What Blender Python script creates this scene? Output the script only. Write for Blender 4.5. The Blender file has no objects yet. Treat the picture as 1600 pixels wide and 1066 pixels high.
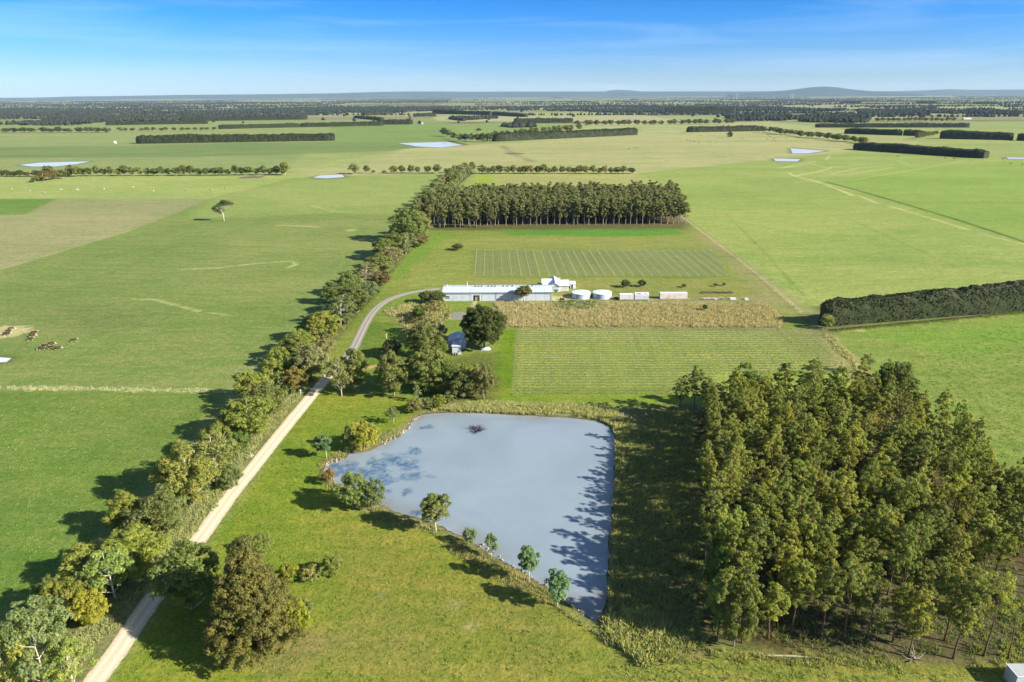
import bpy, math, random
import numpy as np
from mathutils import Vector

# ------------------------------------------------------------------ camera, sky, sun, exposure
H = 88.0; F = 1067.0; PITCH = math.radians(19.85); ROLL = math.radians(0.27)
SUN_EL = 28.0; SUN_AZ = -21.0          # direction TO the sun, measured from +X
scene = bpy.context.scene
cam_d = bpy.data.cameras.new("camera"); cam = bpy.data.objects.new("camera", cam_d)
scene.collection.objects.link(cam); scene.camera = cam
cam_d.sensor_width = 36.0; cam_d.lens = F / 1600 * 36.0
cam_d.clip_start = 0.5; cam_d.clip_end = 90000
from mathutils import Matrix
M = Matrix.Rotation(math.pi/2 - PITCH, 4, 'X') @ Matrix.Rotation(ROLL*-1, 4, 'Z')
cam.matrix_world = Matrix.Translation((0, 0, H)) @ M

world = bpy.data.worlds.new("World"); scene.world = world; world.use_nodes = True
wn = world.node_tree; wn.nodes.clear()
def wnode(t, **k):
    n = wn.nodes.new(t)
    for a, b in k.items(): setattr(n, a, b)
    return n
sky = wnode('ShaderNodeTexSky', sky_type='NISHITA'); sky.sun_disc = False
sky.sun_elevation = math.radians(SUN_EL); sky.sun_rotation = math.radians(90 - SUN_AZ)
sky.altitude = 90; sky.air_density = 1.0; sky.dust_density = 0.3; sky.ozone_density = 2.0
tc = wnode('ShaderNodeTexCoord')
sep = wnode('ShaderNodeSeparateXYZ'); wn.links.new(tc.outputs['Generated'], sep.inputs[0])
# deep blue above the pale horizon band
mr = wnode('ShaderNodeMapRange'); mr.inputs['From Min'].default_value = 0.0; mr.inputs['From Max'].default_value = 0.13
wn.links.new(sep.outputs['Z'], mr.inputs['Value'])
ramp = wnode('ShaderNodeValToRGB'); cr = ramp.color_ramp
cr.elements[0].position = 0.0; cr.elements[0].color = (0.62, 0.82, 1.24, 1)
cr.elements[1].position = 1.0; cr.elements[1].color = (0.045, 0.42, 1.10, 1)
e = cr.elements.new(0.35); e.color = (0.31, 0.62, 1.25, 1)
e = cr.elements.new(0.7); e.color = (0.11, 0.50, 1.18, 1)
wn.links.new(mr.outputs[0], ramp.inputs[0])
mul = wnode('ShaderNodeMix', data_type='RGBA', blend_type='MULTIPLY'); mul.inputs[0].default_value = 1.0
wn.links.new(sky.outputs[0], mul.inputs[6]); wn.links.new(ramp.outputs[0], mul.inputs[7])
# high above, the plain sky again
up = wnode('ShaderNodeMapRange'); up.inputs['From Min'].default_value = 0.16; up.inputs['From Max'].default_value = 0.5
wn.links.new(sep.outputs['Z'], up.inputs['Value'])
mixu = wnode('ShaderNodeMix', data_type='RGBA'); wn.links.new(up.outputs[0], mixu.inputs[0])
wn.links.new(mul.outputs[2], mixu.inputs[6]); wn.links.new(sky.outputs[0], mixu.inputs[7])
# thin streaks of cirrus
mp = wnode('ShaderNodeMapping'); mp.inputs['Scale'].default_value = (1.6, 1.6, 22.0); mp.inputs['Rotation'].default_value = (0.0, 0.03, 0.4)
wn.links.new(tc.outputs['Generated'], mp.inputs[0])
cn = wnode('ShaderNodeTexNoise'); cn.inputs['Scale'].default_value = 1.9; cn.inputs['Detail'].default_value = 7; cn.inputs['Roughness'].default_value = 0.55
cn.inputs['Distortion'].default_value = 0.6
wn.links.new(mp.outputs[0], cn.inputs[0])
cm = wnode('ShaderNodeMapRange'); cm.inputs['From Min'].default_value = 0.47; cm.inputs['From Max'].default_value = 0.8; cm.inputs['To Max'].default_value = 0.22
wn.links.new(cn.outputs[0], cm.inputs['Value'])
mixc = wnode('ShaderNodeMix', data_type='RGBA'); wn.links.new(cm.outputs[0], mixc.inputs[0])
wn.links.new(mixu.outputs[2], mixc.inputs[6]); mixc.inputs[7].default_value = (6.0, 7.4, 9.4, 1)
bg = wnode('ShaderNodeBackground'); bg.inputs['Strength'].default_value = 0.062
wn.links.new(mixc.outputs[2], bg.inputs['Color'])
wo = wnode('ShaderNodeOutputWorld'); wn.links.new(bg.outputs[0], wo.inputs[0])

sl = bpy.data.lights.new("sun", 'SUN'); sl.energy = 5.0; sl.angle = math.radians(0.55); sl.color = (1.0, 0.93, 0.80)
so = bpy.data.objects.new("sun", sl); scene.collection.objects.link(so)
_e, _a = math.radians(SUN_EL), math.radians(SUN_AZ)
so.rotation_euler = Vector((math.cos(_e)*math.cos(_a), math.cos(_e)*math.sin(_a), math.sin(_e))).to_track_quat('Z', 'Y').to_euler()
scene.view_settings.view_transform = 'Standard'; scene.view_settings.look = 'None'
scene.view_settings.exposure = 1.25; scene.view_settings.gamma = 1.0
scene.cycles.use_denoising = True
scene.cycles.max_bounces = 8; scene.cycles.diffuse_bounces = 4; scene.cycles.glossy_bounces = 2
scene.cycles.transmission_bounces = 3; scene.cycles.transparent_max_bounces = 6; scene.cycles.volume_bounces = 0

# ------------------------------------------------------------------ helpers
COL = scene.collection
_c, _s = math.cos(-ROLL), math.sin(-ROLL)
def ray(u, v):
    x = (u-800)/F; y = -(v-533)/F
    x, y = x*_c - y*_s, x*_s + y*_c
    return (x, math.cos(PITCH) + y*math.sin(PITCH), -math.sin(PITCH) + y*math.cos(PITCH))
def G(u, v, z=0.0):
    d = ray(u, v); t = (H-z)/-d[2]
    return (d[0]*t, d[1]*t)
def hgt(u, v, vt, ut=None):
    b = G(u, v); d = ray(u if ut is None else ut, vt); return H + d[2]*b[1]/d[1]
def wid(u, v, wpx):
    b = G(u, v)
    return wpx/F*(b[1]*math.cos(PITCH) + H*math.sin(PITCH))
def lin(c):
    return tuple(((x/255)/12.92 if x/255 <= 0.04045 else ((x/255+0.055)/1.055)**2.4) for x in c)
K = (1.64, 1.60, 1.85)                     # how much brighter than its albedo sunlit flat ground shows
def alb(c):
    g = min(c[1]*1.25-32, 238) if c[1] > 128 else c[1]
    if c[1] > 100: c = (min(c[0]*.9+34, g+max(6, c[0]-c[1])), g, c[2]+14)
    return tuple(min(0.8, x/k) for x, k in zip(lin(c), K))

def tag(o, label=None, cat=None, group=None, kind=None):
    if label: o['label'] = label
    if cat: o['category'] = cat
    if group: o['group'] = group
    if kind: o['kind'] = kind
    return o
def empty(name, loc, rz=0.0, scale=(1, 1, 1)):
    o = bpy.data.objects.new(name, None); COL.objects.link(o)
    o.location = loc; o.rotation_euler = (0, 0, rz); o.scale = scale; o.empty_display_size = 0.5
    return o
def link(name, me, parent=None, loc=(0, 0, 0)):
    o = bpy.data.objects.new(name, me); COL.objects.link(o)
    if parent is not None: o.parent = parent
    o.location = loc
    return o
def np_mesh(name, V, Fc, mats=(), mi=None, smooth=False):
    """V (n,3); Fc list of arrays of faces with equal vertex counts, or one array"""
    me = bpy.data.meshes.new(name)
    if isinstance(Fc, np.ndarray): Fc = [Fc]
    Fc = [f for f in Fc if len(f)]
    V = np.asarray(V, dtype=np.float32)
    me.vertices.add(len(V)); me.vertices.foreach_set('co', V.ravel())
    loops = np.concatenate([f.ravel() for f in Fc]).astype(np.int32)
    cnt = np.concatenate([np.full(len(f), f.shape[1]) for f in Fc]).astype(np.int32)
    me.loops.add(len(loops)); me.loops.foreach_set('vertex_index', loops)
    st = np.concatenate([[0], np.cumsum(cnt)[:-1]]).astype(np.int32)
    me.polygons.add(len(cnt)); me.polygons.foreach_set('loop_start', st); me.polygons.foreach_set('loop_total', cnt)
    for m in mats: me.materials.append(m)
    if mi is not None: me.polygons.foreach_set('material_index', np.asarray(mi, dtype=np.int32))
    me.polygons.foreach_set('use_smooth', np.full(len(cnt), smooth, dtype=bool))
    me.update(calc_edges=True); me.validate()
    return me
class MB:
    """collects boxes, prisms, tubes into one mesh"""
    def __init__(s): s.v = []; s.f = []; s.m = []
    def add(s, vs, fs, m=0):
        b = len(s.v); s.v += [tuple(x) for x in vs]
        for f in fs: s.f.append(tuple(b+i for i in f)); s.m.append(m)
    def box(s, x0, x1, y0, y1, z0, z1, m=0):
        s.add([(x0,y0,z0),(x1,y0,z0),(x1,y1,z0),(x0,y1,z0),(x0,y0,z1),(x1,y0,z1),(x1,y1,z1),(x0,y1,z1)],
              [(0,3,2,1),(4,5,6,7),(0,1,5,4),(1,2,6,5),(2,3,7,6),(3,0,4,7)], m)
    def tube(s, pts, rad, n=6, m=0, cap=True):
        pts = [Vector(p) for p in pts]; rings = []
        for i, p in enumerate(pts):
            d = (pts[min(i+1, len(pts)-1)] - pts[max(i-1, 0)]).normalized()
            a = d.cross(Vector((0.3, 1, 0.1)) if abs(d.y) < 0.9 else Vector((1, 0, 0))).normalized(); b = d.cross(a)
            rings.append([p + (a*math.cos(k*2*math.pi/n) + b*math.sin(k*2*math.pi/n))*rad[i] for k in range(n)])
        vs = [v for r in rings for v in r]; fs = []
        for i in range(len(pts)-1):
            for k in range(n):
                fs.append((i*n+k, i*n+(k+1) % n, (i+1)*n+(k+1) % n, (i+1)*n+k))
        if cap: fs.append(tuple(range(n-1, -1, -1))); fs.append(tuple((len(pts)-1)*n+k for k in range(n)))
        s.add(vs, fs, m)
    def mesh(s, name, mats, smooth=False):
        me = bpy.data.meshes.new(name); me.from_pydata(s.v, [], s.f)
        for m in mats: me.materials.append(m)
        me.polygons.foreach_set('material_index', s.m)
        me.polygons.foreach_set('use_smooth', [smooth]*len(s.f))
        me.update(); return me
    def build(s, name, mats, parent=None, smooth=False):
        if not isinstance(mats, (list, tuple)): mats = [mats]
        return link(name, s.mesh(name, mats, smooth), parent)

# lattice noise in numpy
_rs = np.random.RandomState(7); _lat = _rs.rand(256, 256)
def vnoise(x, y):
    xi = np.floor(x).astype(int); yi = np.floor(y).astype(int); fx = x-xi; fy = y-yi
    fx = fx*fx*(3-2*fx); fy = fy*fy*(3-2*fy)
    a = _lat[xi & 255, yi & 255]; b = _lat[(xi+1) & 255, yi & 255]; c = _lat[xi & 255, (yi+1) & 255]; d = _lat[(xi+1) & 255, (yi+1) & 255]
    return (a*(1-fx)+b*fx)*(1-fy) + (c*(1-fx)+d*fx)*fy
def fbm(x, y, o=4):
    r = 0; a = 0.5; t = 0
    for k in range(o): r = r + a*vnoise(x*2**k+17*k, y*2**k+31*k); t += a; a *= 0.55
    return r/t

# ------------------------------------------------------------------ materials
def mat(name, rough=0.8, spec=0.3):
    m = bpy.data.materials.new(name); m.use_nodes = True; nt = m.node_tree
    b = nt.nodes['Principled BSDF']; b.inputs['Roughness'].default_value = rough; b.inputs['Specular IOR Level'].default_value = spec
    return m, nt, b
def nd(nt, t, **k):
    n = nt.nodes.new(t)
    for a, b in k.items(): setattr(n, a, b)
    return n
def noise(nt, vec, scale, detail=4, rough=0.55, dist=0.0):
    n = nd(nt, 'ShaderNodeTexNoise'); n.inputs['Scale'].default_value = scale; n.inputs['Detail'].default_value = detail
    n.inputs['Roughness'].default_value = rough; n.inputs['Distortion'].default_value = dist
    if vec is not None: nt.links.new(vec, n.inputs['Vector'])
    return n
def mrange(nt, v, a, b, c, d):
    n = nd(nt, 'ShaderNodeMapRange'); n.inputs['From Min'].default_value = a; n.inputs['From Max'].default_value = b
    n.inputs['To Min'].default_value = c; n.inputs['To Max'].default_value = d; nt.links.new(v, n.inputs['Value']); return n.outputs[0]
def mixc_(nt, fac, a, b, mode='MIX'):
    n = nd(nt, 'ShaderNodeMix', data_type='RGBA', blend_type=mode)
    for i, x in ((0, fac), (6, a), (7, b)):
        if hasattr(x, 'is_linked'): nt.links.new(x, n.inputs[i])
        elif isinstance(x, (int, float)): n.inputs[i].default_value = x
        else: n.inputs[i].default_value = (*x[:3], 1)
    return n.outputs[2]
def bump(nt, b, h, strength, dist):
    n = nd(nt, 'ShaderNodeBump'); n.inputs['Strength'].default_value = strength; n.inputs['Distance'].default_value = dist
    nt.links.new(h, n.inputs['Height']); nt.links.new(n.outputs[0], b.inputs['Normal'])
def simple(name, c, rough=0.7, var=0.12, scale=1.2, spec=0.3, metal=0.0, c2=None):
    m, nt, b = mat(name, rough, spec); t = nd(nt, 'ShaderNodeTexCoord')
    n = noise(nt, t.outputs['Object'], scale, 5, 0.6)
    f = mrange(nt, n.outputs[0], 0.3, 0.7, 0, 1)
    lo = tuple(x*(1-var) for x in c) if c2 is None else c2
    nt.links.new(mixc_(nt, f, lo, tuple(min(0.85, x*(1+var)) for x in c)), b.inputs['Base Color'])
    b.inputs['Metallic'].default_value = metal
    return m

def ground_mat():
    m, nt, b = mat('ground_grass', 0.95, 0.12)
    at = nd(nt, 'ShaderNodeAttribute', attribute_name='Col'); geo = nd(nt, 'ShaderNodeNewGeometry'); P = geo.outputs['Position']
    n1 = noise(nt, P, 0.035, 5, 0.6, 0.4); n2 = noise(nt, P, 0.4, 6, 0.7, 0.5); n3 = noise(nt, P, 1.5, 5, 0.75, 0.6)
    mpn = nd(nt, 'ShaderNodeMapping'); mpn.inputs['Rotation'].default_value = (0, 0, 0.5); mpn.inputs['Scale'].default_value = (0.25, 1.0, 1.0)
    nt.links.new(P, mpn.inputs[0]); n4 = noise(nt, mpn.outputs[0], 0.22, 4, 0.6, 1.0)
    c = at.outputs['Color']
    mpb = nd(nt, 'ShaderNodeMapping'); mpb.inputs['Rotation'].default_value = (0, 0, 0.12); mpb.inputs['Scale'].default_value = (0.35, 1.0, 1.0)
    nt.links.new(P, mpb.inputs[0]); n5 = noise(nt, mpb.outputs[0], 0.011, 5, 0.62, 1.2)
    c = mixc_(nt, mrange(nt, n5.outputs[0], 0.40, 0.68, 0.0, 0.8), mixc_(nt, 1.0, c, (1.08, 1.05, 1.1), 'MULTIPLY'), mixc_(nt, 1.0, c, (0.74, 0.86, 0.74), 'MULTIPLY'))
    c = mixc_(nt, mrange(nt, n1.outputs[0], 0.35, 0.72, 0.0, 0.55), c, mixc_(nt, 1.0, c, (1.18, 1.0, 1.12), 'MULTIPLY'))
    c = mixc_(nt, mrange(nt, n4.outputs[0], 0.4, 0.62, 0.0, 0.75), c, mixc_(nt, 1.0, c, (0.66, 0.86, 0.60), 'MULTIPLY'))
    c = mixc_(nt, mrange(nt, n2.outputs[0], 0.44, 0.66, 0.0, 1.0), c, mixc_(nt, 1.0, c, (1.42, 1.22, 1.36), 'MULTIPLY'))
    c = mixc_(nt, mrange(nt, n3.outputs[0], 0.56, 0.38, 0.0, 0.95), c, mixc_(nt, 1.0, c, (0.50, 0.60, 0.46), 'MULTIPLY'))
    nt.links.new(c, b.inputs['Base Color'])
    mh = nd(nt, 'ShaderNodeMath', operation='ADD'); nt.links.new(n3.outputs[0], mh.inputs[0])
    m2 = nd(nt, 'ShaderNodeMath', operation='MULTIPLY'); nt.links.new(n2.outputs[0], m2.inputs[0]); m2.inputs[1].default_value = 1.6
    nt.links.new(m2.outputs[0], mh.inputs[1])
    bump(nt, b, mh.outputs[0], 0.45, 0.5)
    return m
def foliage_mat(name, rough=0.6, transl=0.22, gain=(1, 1, 1)):
    """colour comes from the object's own colour, varied leaf by leaf and clump by clump"""
    m, nt, b = mat(name, rough, 0.25)
    oi = nd(nt, 'ShaderNodeObjectInfo'); t = nd(nt, 'ShaderNodeTexCoord')
    n = noise(nt, t.outputs['Object'], 0.75, 3, 0.6); n2 = noise(nt, t.outputs['Object'], 5.0, 2, 0.5)
    c = mixc_(nt, 1.0, oi.outputs['Color'], gain, 'MULTIPLY')
    c = mixc_(nt, mrange(nt, n.outputs[0], 0.35, 0.7, 0, 1), mixc_(nt, 1.0, c, (0.72, 0.84, 0.85), 'MULTIPLY'), mixc_(nt, 1.0, c, (1.26, 1.2, 0.95), 'MULTIPLY'))
    c = mixc_(nt, mrange(nt, n2.outputs[0], 0.3, 0.7, 0, 1), mixc_(nt, 1.0, c, (0.7, 0.75, 0.75), 'MULTIPLY'), mixc_(nt, 1.0, c, (1.22, 1.18, 1.15), 'MULTIPLY'))
    nt.links.new(c, b.inputs['Base Color'])
    tr = nd(nt, 'ShaderNodeBsdfTranslucent'); nt.links.new(mixc_(nt, 1.0, c, (1.3, 1.5, 0.6), 'MULTIPLY'), tr.inputs[0])
    ms = nd(nt, 'ShaderNodeMixShader'); ms.inputs[0].default_value = transl
    nt.links.new(b.outputs[0], ms.inputs[1]); nt.links.new(tr.outputs[0], ms.inputs[2])
    nt.links.new(ms.outputs[0], nt.nodes['Material Output'].inputs[0])
    return m
def water_mat(name, murk, rough=0.06):
    m, nt, b = mat(name, rough, 0.5); b.inputs['IOR'].default_value = 1.33
    geo = nd(nt, 'ShaderNodeNewGeometry'); P = geo.outputs['Position']
    at = nd(nt, 'ShaderNodeAttribute', attribute_name='shore')
    n = noise(nt, P, 0.05, 4, 0.5, 0.8)
    c = mixc_(nt, mrange(nt, n.outputs[0], 0.35, 0.65, 0, 1), tuple(x*0.93 for x in murk), tuple(x*1.05 for x in murk))
    c = mixc_(nt, at.outputs['Fac'], c, (0.17, 0.135, 0.09))
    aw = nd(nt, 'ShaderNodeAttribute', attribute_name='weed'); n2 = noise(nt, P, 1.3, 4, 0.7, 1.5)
    c = mixc_(nt, aw.outputs['Fac'], c, mixc_(nt, mrange(nt, n2.outputs[0], .38, .62, 0, 1), (0.022, 0.06, 0.12), (0.08, 0.16, 0.27)))  # weed beds, with the blue of reflected sky painted into their base colour
    nt.links.new(c, b.inputs['Base Color'])
    r = noise(nt, P, 2.5, 3, 0.6); bump(nt, b, r.outputs[0], 0.06, 0.05)
    return m
MG = ground_mat(); MF = foliage_mat('leaves', transl=.42, gain=(2.1, 2.02, 1.3))
BARK = simple('pale_bark', (0.30, 0.24, 0.18), 0.9, 0.3, 2.0)
BARKR = simple('red_brown_bark', (0.15, 0.082, 0.055), 0.9, 0.35, 1.0)
BARKW = simple('white_bark', (0.5, 0.44, 0.36), 0.85, 0.25, 1.5)
WATER = water_mat('murky_water', (0.22, 0.275, 0.32)); WATERF = water_mat('dam_water', (0.58, 0.57, 0.53), 0.2)

# ------------------------------------------------------------------ ground sheet
def grow(start, stop, d0, k, dmax=1e9):
    out = [start]
    while out[-1] < stop:
        out.append(out[-1] + min(dmax, max(d0, k*abs(out[-1]))))
    return out
_ys = [-300, -100, 0, 40, 60] + grow(70, 200, 0.9, 0.0)[0:] 
_y = _ys[-1]
while _y < 30000:
    _y += max(0.9, 0.0045*_y if _y < 500 else 0.0055*_y); _ys.append(_y)
_xp = grow(0.5, 30000, 1.0, 0.0058)
YS = np.array(_ys); XS = np.array([-x for x in reversed(_xp)] + _xp)
GX, GY = np.meshgrid(XS, YS); SH = GX.shape
CC = np.zeros(SH + (3,)); CC[:] = alb((150, 166, 100))
GZ = np.zeros(SH)
def gpoly(px): return np.array([G(u, v) for u, v in px])
def _win(P, pad):
    x0, y0 = P.min(0)-pad; x1, y1 = P.max(0)+pad
    i0, i1 = np.searchsorted(YS, [y0, y1]); j0, j1 = np.searchsorted(XS, [x0, x1])
    return slice(max(0, i0-1), i1+1), slice(max(0, j0-1), j1+1)
def sdist(P, X, Y):
    """signed distance, negative inside"""
    d = np.full(X.shape, 1e12); ins = np.zeros(X.shape, bool); n = len(P)
    for i in range(n):
        ax, ay = P[i]; bx, by = P[(i+1) % n]; ex, ey = bx-ax, by-ay
        t = np.clip(((X-ax)*ex+(Y-ay)*ey)/(ex*ex+ey*ey+1e-9), 0, 1)
        d = np.minimum(d, (X-ax-t*ex)**2+(Y-ay-t*ey)**2)
        c = ((ay > Y) != (by > Y)) & (X < (bx-ax)*(Y-ay)/(by-ay+1e-12)+ax); ins ^= c
    d = np.sqrt(d); return np.where(ins, -d, d)
def ldist(P, X, Y):
    d = np.full(X.shape, 1e12)
    for i in range(len(P)-1):
        ax, ay = P[i]; bx, by = P[i+1]; ex, ey = bx-ax, by-ay
        t = np.clip(((X-ax)*ex+(Y-ay)*ey)/(ex*ex+ey*ey+1e-9), 0, 1)
        d = np.minimum(d, (X-ax-t*ex)**2+(Y-ay-t*ey)**2)
    return np.sqrt(d)
def paint(px, c, soft=1.5, s=1.0, jit=0.0, js=0.1):
    P = gpoly(px); w = _win(P, soft*2+jit); X = GX[w]; Y = GY[w]
    if X.size == 0: return
    d = sdist(P, X, Y)
    if jit: d = d + (fbm(X*js, Y*js)-0.5)*2*jit
    a = np.clip(0.5-d/(2*soft), 0, 1)*s; CC[w] = CC[w]*(1-a[..., None]) + np.array(alb(c))*a[..., None]
def stroke(px, c, width, soft=0.6, s=1.0, jit=0.0, js=0.3, patchy=0.0):
    P = gpoly(px); w = _win(P, width+soft*2+jit); X = GX[w]; Y = GY[w]
    if X.size == 0: return
    d = ldist(P, X, Y)-width/2
    if jit: d = d + (fbm(X*js, Y*js)-0.5)*2*jit
    a = np.clip(0.5-d/(2*soft), 0, 1)*s
    if patchy: a = a*np.clip((fbm(X*js+9, Y*js+4, 3)-0.5+(1-patchy))*4, 0, 1)
    CC[w] = CC[w]*(1-a[..., None]) + np.array(alb(c))*a[..., None]

# far country: a patchwork of paddocks, browner in places
far = GY > 2300
cx = np.floor(GX/900 + 0.35*np.sin(GY/1900)); cy = np.floor(GY/620 + 0.2*np.sin(GX/2500))
h1 = _lat[(cx.astype(int)*7+13) & 255, (cy.astype(int)*11+5) & 255]; h2 = _lat[(cx.astype(int)*3+1) & 255, (cy.astype(int)*5+77) & 255]
pal = np.array([alb(c) for c in ((128, 150, 92), (150, 165, 105), (172, 164, 122), (140, 146, 100), (108, 138, 78), (176, 170, 128), (120, 128, 88), (160, 150, 112))])
pc = pal[(h1*7.99).astype(int)]*(0.85+0.3*h2)[..., None]
CC[far] = pc[far]

paint([(-300,195),(680,186),(700,222),(620,262),(-300,272)], (140,162,98), 8)
paint([(-300,232),(210,228),(400,223),(700,222),(640,238),(200,246),(-300,250)], (108,146,78), 10, .85, 12, .01)
paint([(-300,200),(560,196),(640,205),(300,212),(-300,220)], (150,165,100), 10, .6, 12, .01)
paint([(520,196),(700,189),(735,221),(520,224)], (118,156,76), 10, .8, 8, .01)
paint([(690,196),(800,190),(900,200),(740,212),(705,215)], (128,160,80), 10, .8)
paint([(770,225),(1000,205),(1330,204),(1345,236),(990,272),(470,274),(470,262),(640,232)], (176,176,122), 9, 1, 6, .01)
paint([(1000,196),(1200,190),(1340,205),(1000,206)], (176,178,126), 9, .9)
paint([(900,195),(1050,188),(1060,196),(880,204)], (178,180,126), 9, .9)
paint([(480,240),(620,236),(560,262),(440,268)], (158,172,104), 8, .7)
paint([(1330,204),(1700,200),(1900,222),(1560,250),(1330,236)], (152,170,98), 9, .8)
paint([(1340,214),(1420,214),(1440,226),(1350,228)], (174,172,118), 8, .8)
paint([(-300,283),(60,274),(455,271),(540,275),(330,311),(-300,312)], (160,176,100), 4)
paint([(-300,310),(92,311),(40,336),(-300,340)], (108,152,62), 4)
paint([(90,311),(325,311),(200,361),(0,421),(-200,450),(-300,350),(40,336)], (158,163,114), 2.5)
paint([(-600,640),(0,421),(200,361),(325,311),(460,278),(690,271),(650,345),(350,612),(0,607),(-400,603)], (126,154,80), 2.5)
paint([(325,311),(460,278),(690,271),(655,335),(500,335),(300,340)], (152,172,94), 7, .75, 6, .02)
paint([(420,350),(620,345),(560,430),(450,470),(330,470),(250,430)], (138,158,88), 10, .6, 12, .02)
paint([(20,480),(160,470),(240,500),(140,520),(30,505)], (104,136,68), 10, .5, 8, .03)
paint([(0,420),(150,375),(300,350),(360,390),(200,460),(0,500)], (112,148,70), 8, .5, 8, .03)
paint([(-600,600),(0,609),(350,614),(150,850),(-50,1030),(-600,1000)], (104,146,58), 2)
paint([(80,640),(350,620),(260,740),(120,700)], (116,148,66), 6, .6, 6, .05)
paint([(1000,271),(1330,237),(1600,250),(2100,270),(2100,420),(1600,438),(1270,480),(1070,345)], (150,171,90), 3)
paint([(1300,288),(1600,380),(2100,480),(2100,270),(1600,250),(1400,262)], (136,170,74), 4, .8)
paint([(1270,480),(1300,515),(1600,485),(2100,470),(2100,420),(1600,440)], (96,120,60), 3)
paint([(1298,515),(1600,486),(2100,470),(2100,900),(1600,800),(1345,578)], (130,158,72), 2)
paint([(1350,520),(1600,500),(1700,520),(1500,560)], (112,166,50), 4, .5, 3, .05)
# the farm in the middle
paint([(655,345),(1072,345),(1262,500),(1345,578),(1420,640),(760,640),(540,640),(400,700)], (126,154,64), 2)
paint([(733,298),(745,272),(992,271),(1060,300)], (166,172,104), 3)
paint([(732,299),(742,274),(772,274),(765,292),(745,300)], (150,176,48), 5, .8, 3, .05)
paint([(655,360),(690,340),(1045,318),(1078,350),(1072,360),(690,360)], (104,112,60), 4, 1, 3, .1)
paint([(780,360),(1060,357),(1062,366),(960,370),(800,367)], (72,150,44), 2, .85, 2.5, .08)
paint([(680,385),(760,372),(1000,372),(1080,372),(1100,388),(720,392)], (150,158,86), 4, .6, 4, .05)
paint([(640,400),(700,372),(745,392),(738,432),(640,450)], (140,158,76), 4, .7, 5, .08)
paint([(655,370),(690,360),(700,372),(640,420),(610,440)], (108,158,46), 2.5, .7, 2, .1)
paint([(1075,362),(1100,362),(1240,470),(1262,498),(1200,480),(1120,400)], (154,156,98), 3, .8, 3, .1)
paint([(742,392),(1112,392),(1142,434),(736,434)], (116,146,62), 2)
for k in range(14):
    v = 393+k*2.9; stroke([(742-k*.5, v), (1112+k*2.3, v)], (150,166,84), 1.4, .9, .6, .5, .2)
paint([(738,436),(1150,436),(1180,455),(1190,472),(862,472),(690,446)], (142,154,78), 2, .9, 2, .1)
paint([(860,463),(900,462),(905,471),(862,471)], (196,184,150), .8, 1, .5, .4)
paint([(895,462),(1195,464),(1200,475),(895,474)], (160,150,104), 1.2, .8, 1.2, .2)
paint([(770,471),(1195,473),(1232,500),(1215,514),(785,513),(768,490)], (158,142,98), 1.5, 1, 1.5, .15)
paint([(860,471),(935,472),(925,484),(890,486),(862,480)], (86,120,58), 1.5, .9, 2, .2)
paint([(592,486),(690,468),(694,500),(690,545),(640,540),(625,505)], (158,148,104), 1.5, .85, 2, .2)
paint([(560,500),(620,506),(650,545),(600,575),(560,570)], (92,138,42), 2, .9, 1.5, .15)
paint([(697,500),(706,487),(730,486),(726,500)], (162,160,150), .8, 1, .6, .4)
paint([(694,470),(768,471),(768,485),(760,520),(694,520)], (118,152,56), 1, .9)
paint([(697,500),(706,488),(730,487),(726,500)], (160,158,148), .8, 1, .6, .4)
stroke([(742,471),(739,482)], (196,184,150), 1.3, .4)
paint([(806,514),(1300,518),(1345,585),(1330,622),(798,622)], (150,172,74), 1.2)
paint([(784,514),(808,514),(800,622),(765,622),(775,560)], (102,150,26), 1.5)
paint([(765,606),(1060,606),(1075,628),(755,628)], (124,156,44), 1.2, .9)
paint([(1200,516),(1300,518),(1350,588),(1290,580)], (140,160,74), 2, .8)
paint([(1262,515),(1300,516),(1345,570),(1375,610),(1330,600)], (160,158,100), 1.5, .8, 1.5, .2)
paint([(640,565),(780,550),(770,625),(700,632),(660,620)], (96,100,56), 3, .6, 2, .15)
paint([(690,600),(780,590),(770,622),(690,618)], (120,94,66), 2, .5, 2, .2)
stroke([(524,577),(560,577),(600,570),(632,566)], (200,172,116), 2.6, .6, .9, .4)
paint([(624,562),(642,560),(640,574),(626,576)], (205,165,105), .7)
# homestead lawns and the near grass
paint([(170,1066),(330,850),(500,610),(640,625),(660,645),(520,730),(560,800),(700,840),(880,950),(960,1000),(1100,1015),(1700,1040),(1900,1200),(0,1200)], (137,157,50), 1.5)
paint([(330,850),(470,660),(600,625),(650,640),(520,720),(510,770)], (118,152,44), 4, .8, 3, .1)
paint([(520,800),(700,842),(880,955),(950,1066),(600,1066),(480,940)], (138,148,62), 7, .75, 5, .08)
paint([(440,1000),(640,960),(760,1066),(420,1066)], (146,146,72), 5, .6, 5, .1)
paint([(700,845),(800,885),(905,965),(960,1066),(820,1066),(740,900)], (142,146,68), 3, .5, 4, .15)
paint([(180,1066),(300,900),(440,800),(520,900),(400,1066)], (112,148,44), 4, .6, 4, .1)
paint([(400,1035),(480,985),(540,1000),(420,1060)], (158,140,92), 2.5, .6, 2, .2)
paint([(950,1066),(940,1015),(1100,1012),(1300,1035),(1560,1045),(1700,1060),(1700,1200),(900,1200)], (134,150,66), 1.5, .9, 1, .2)
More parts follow.
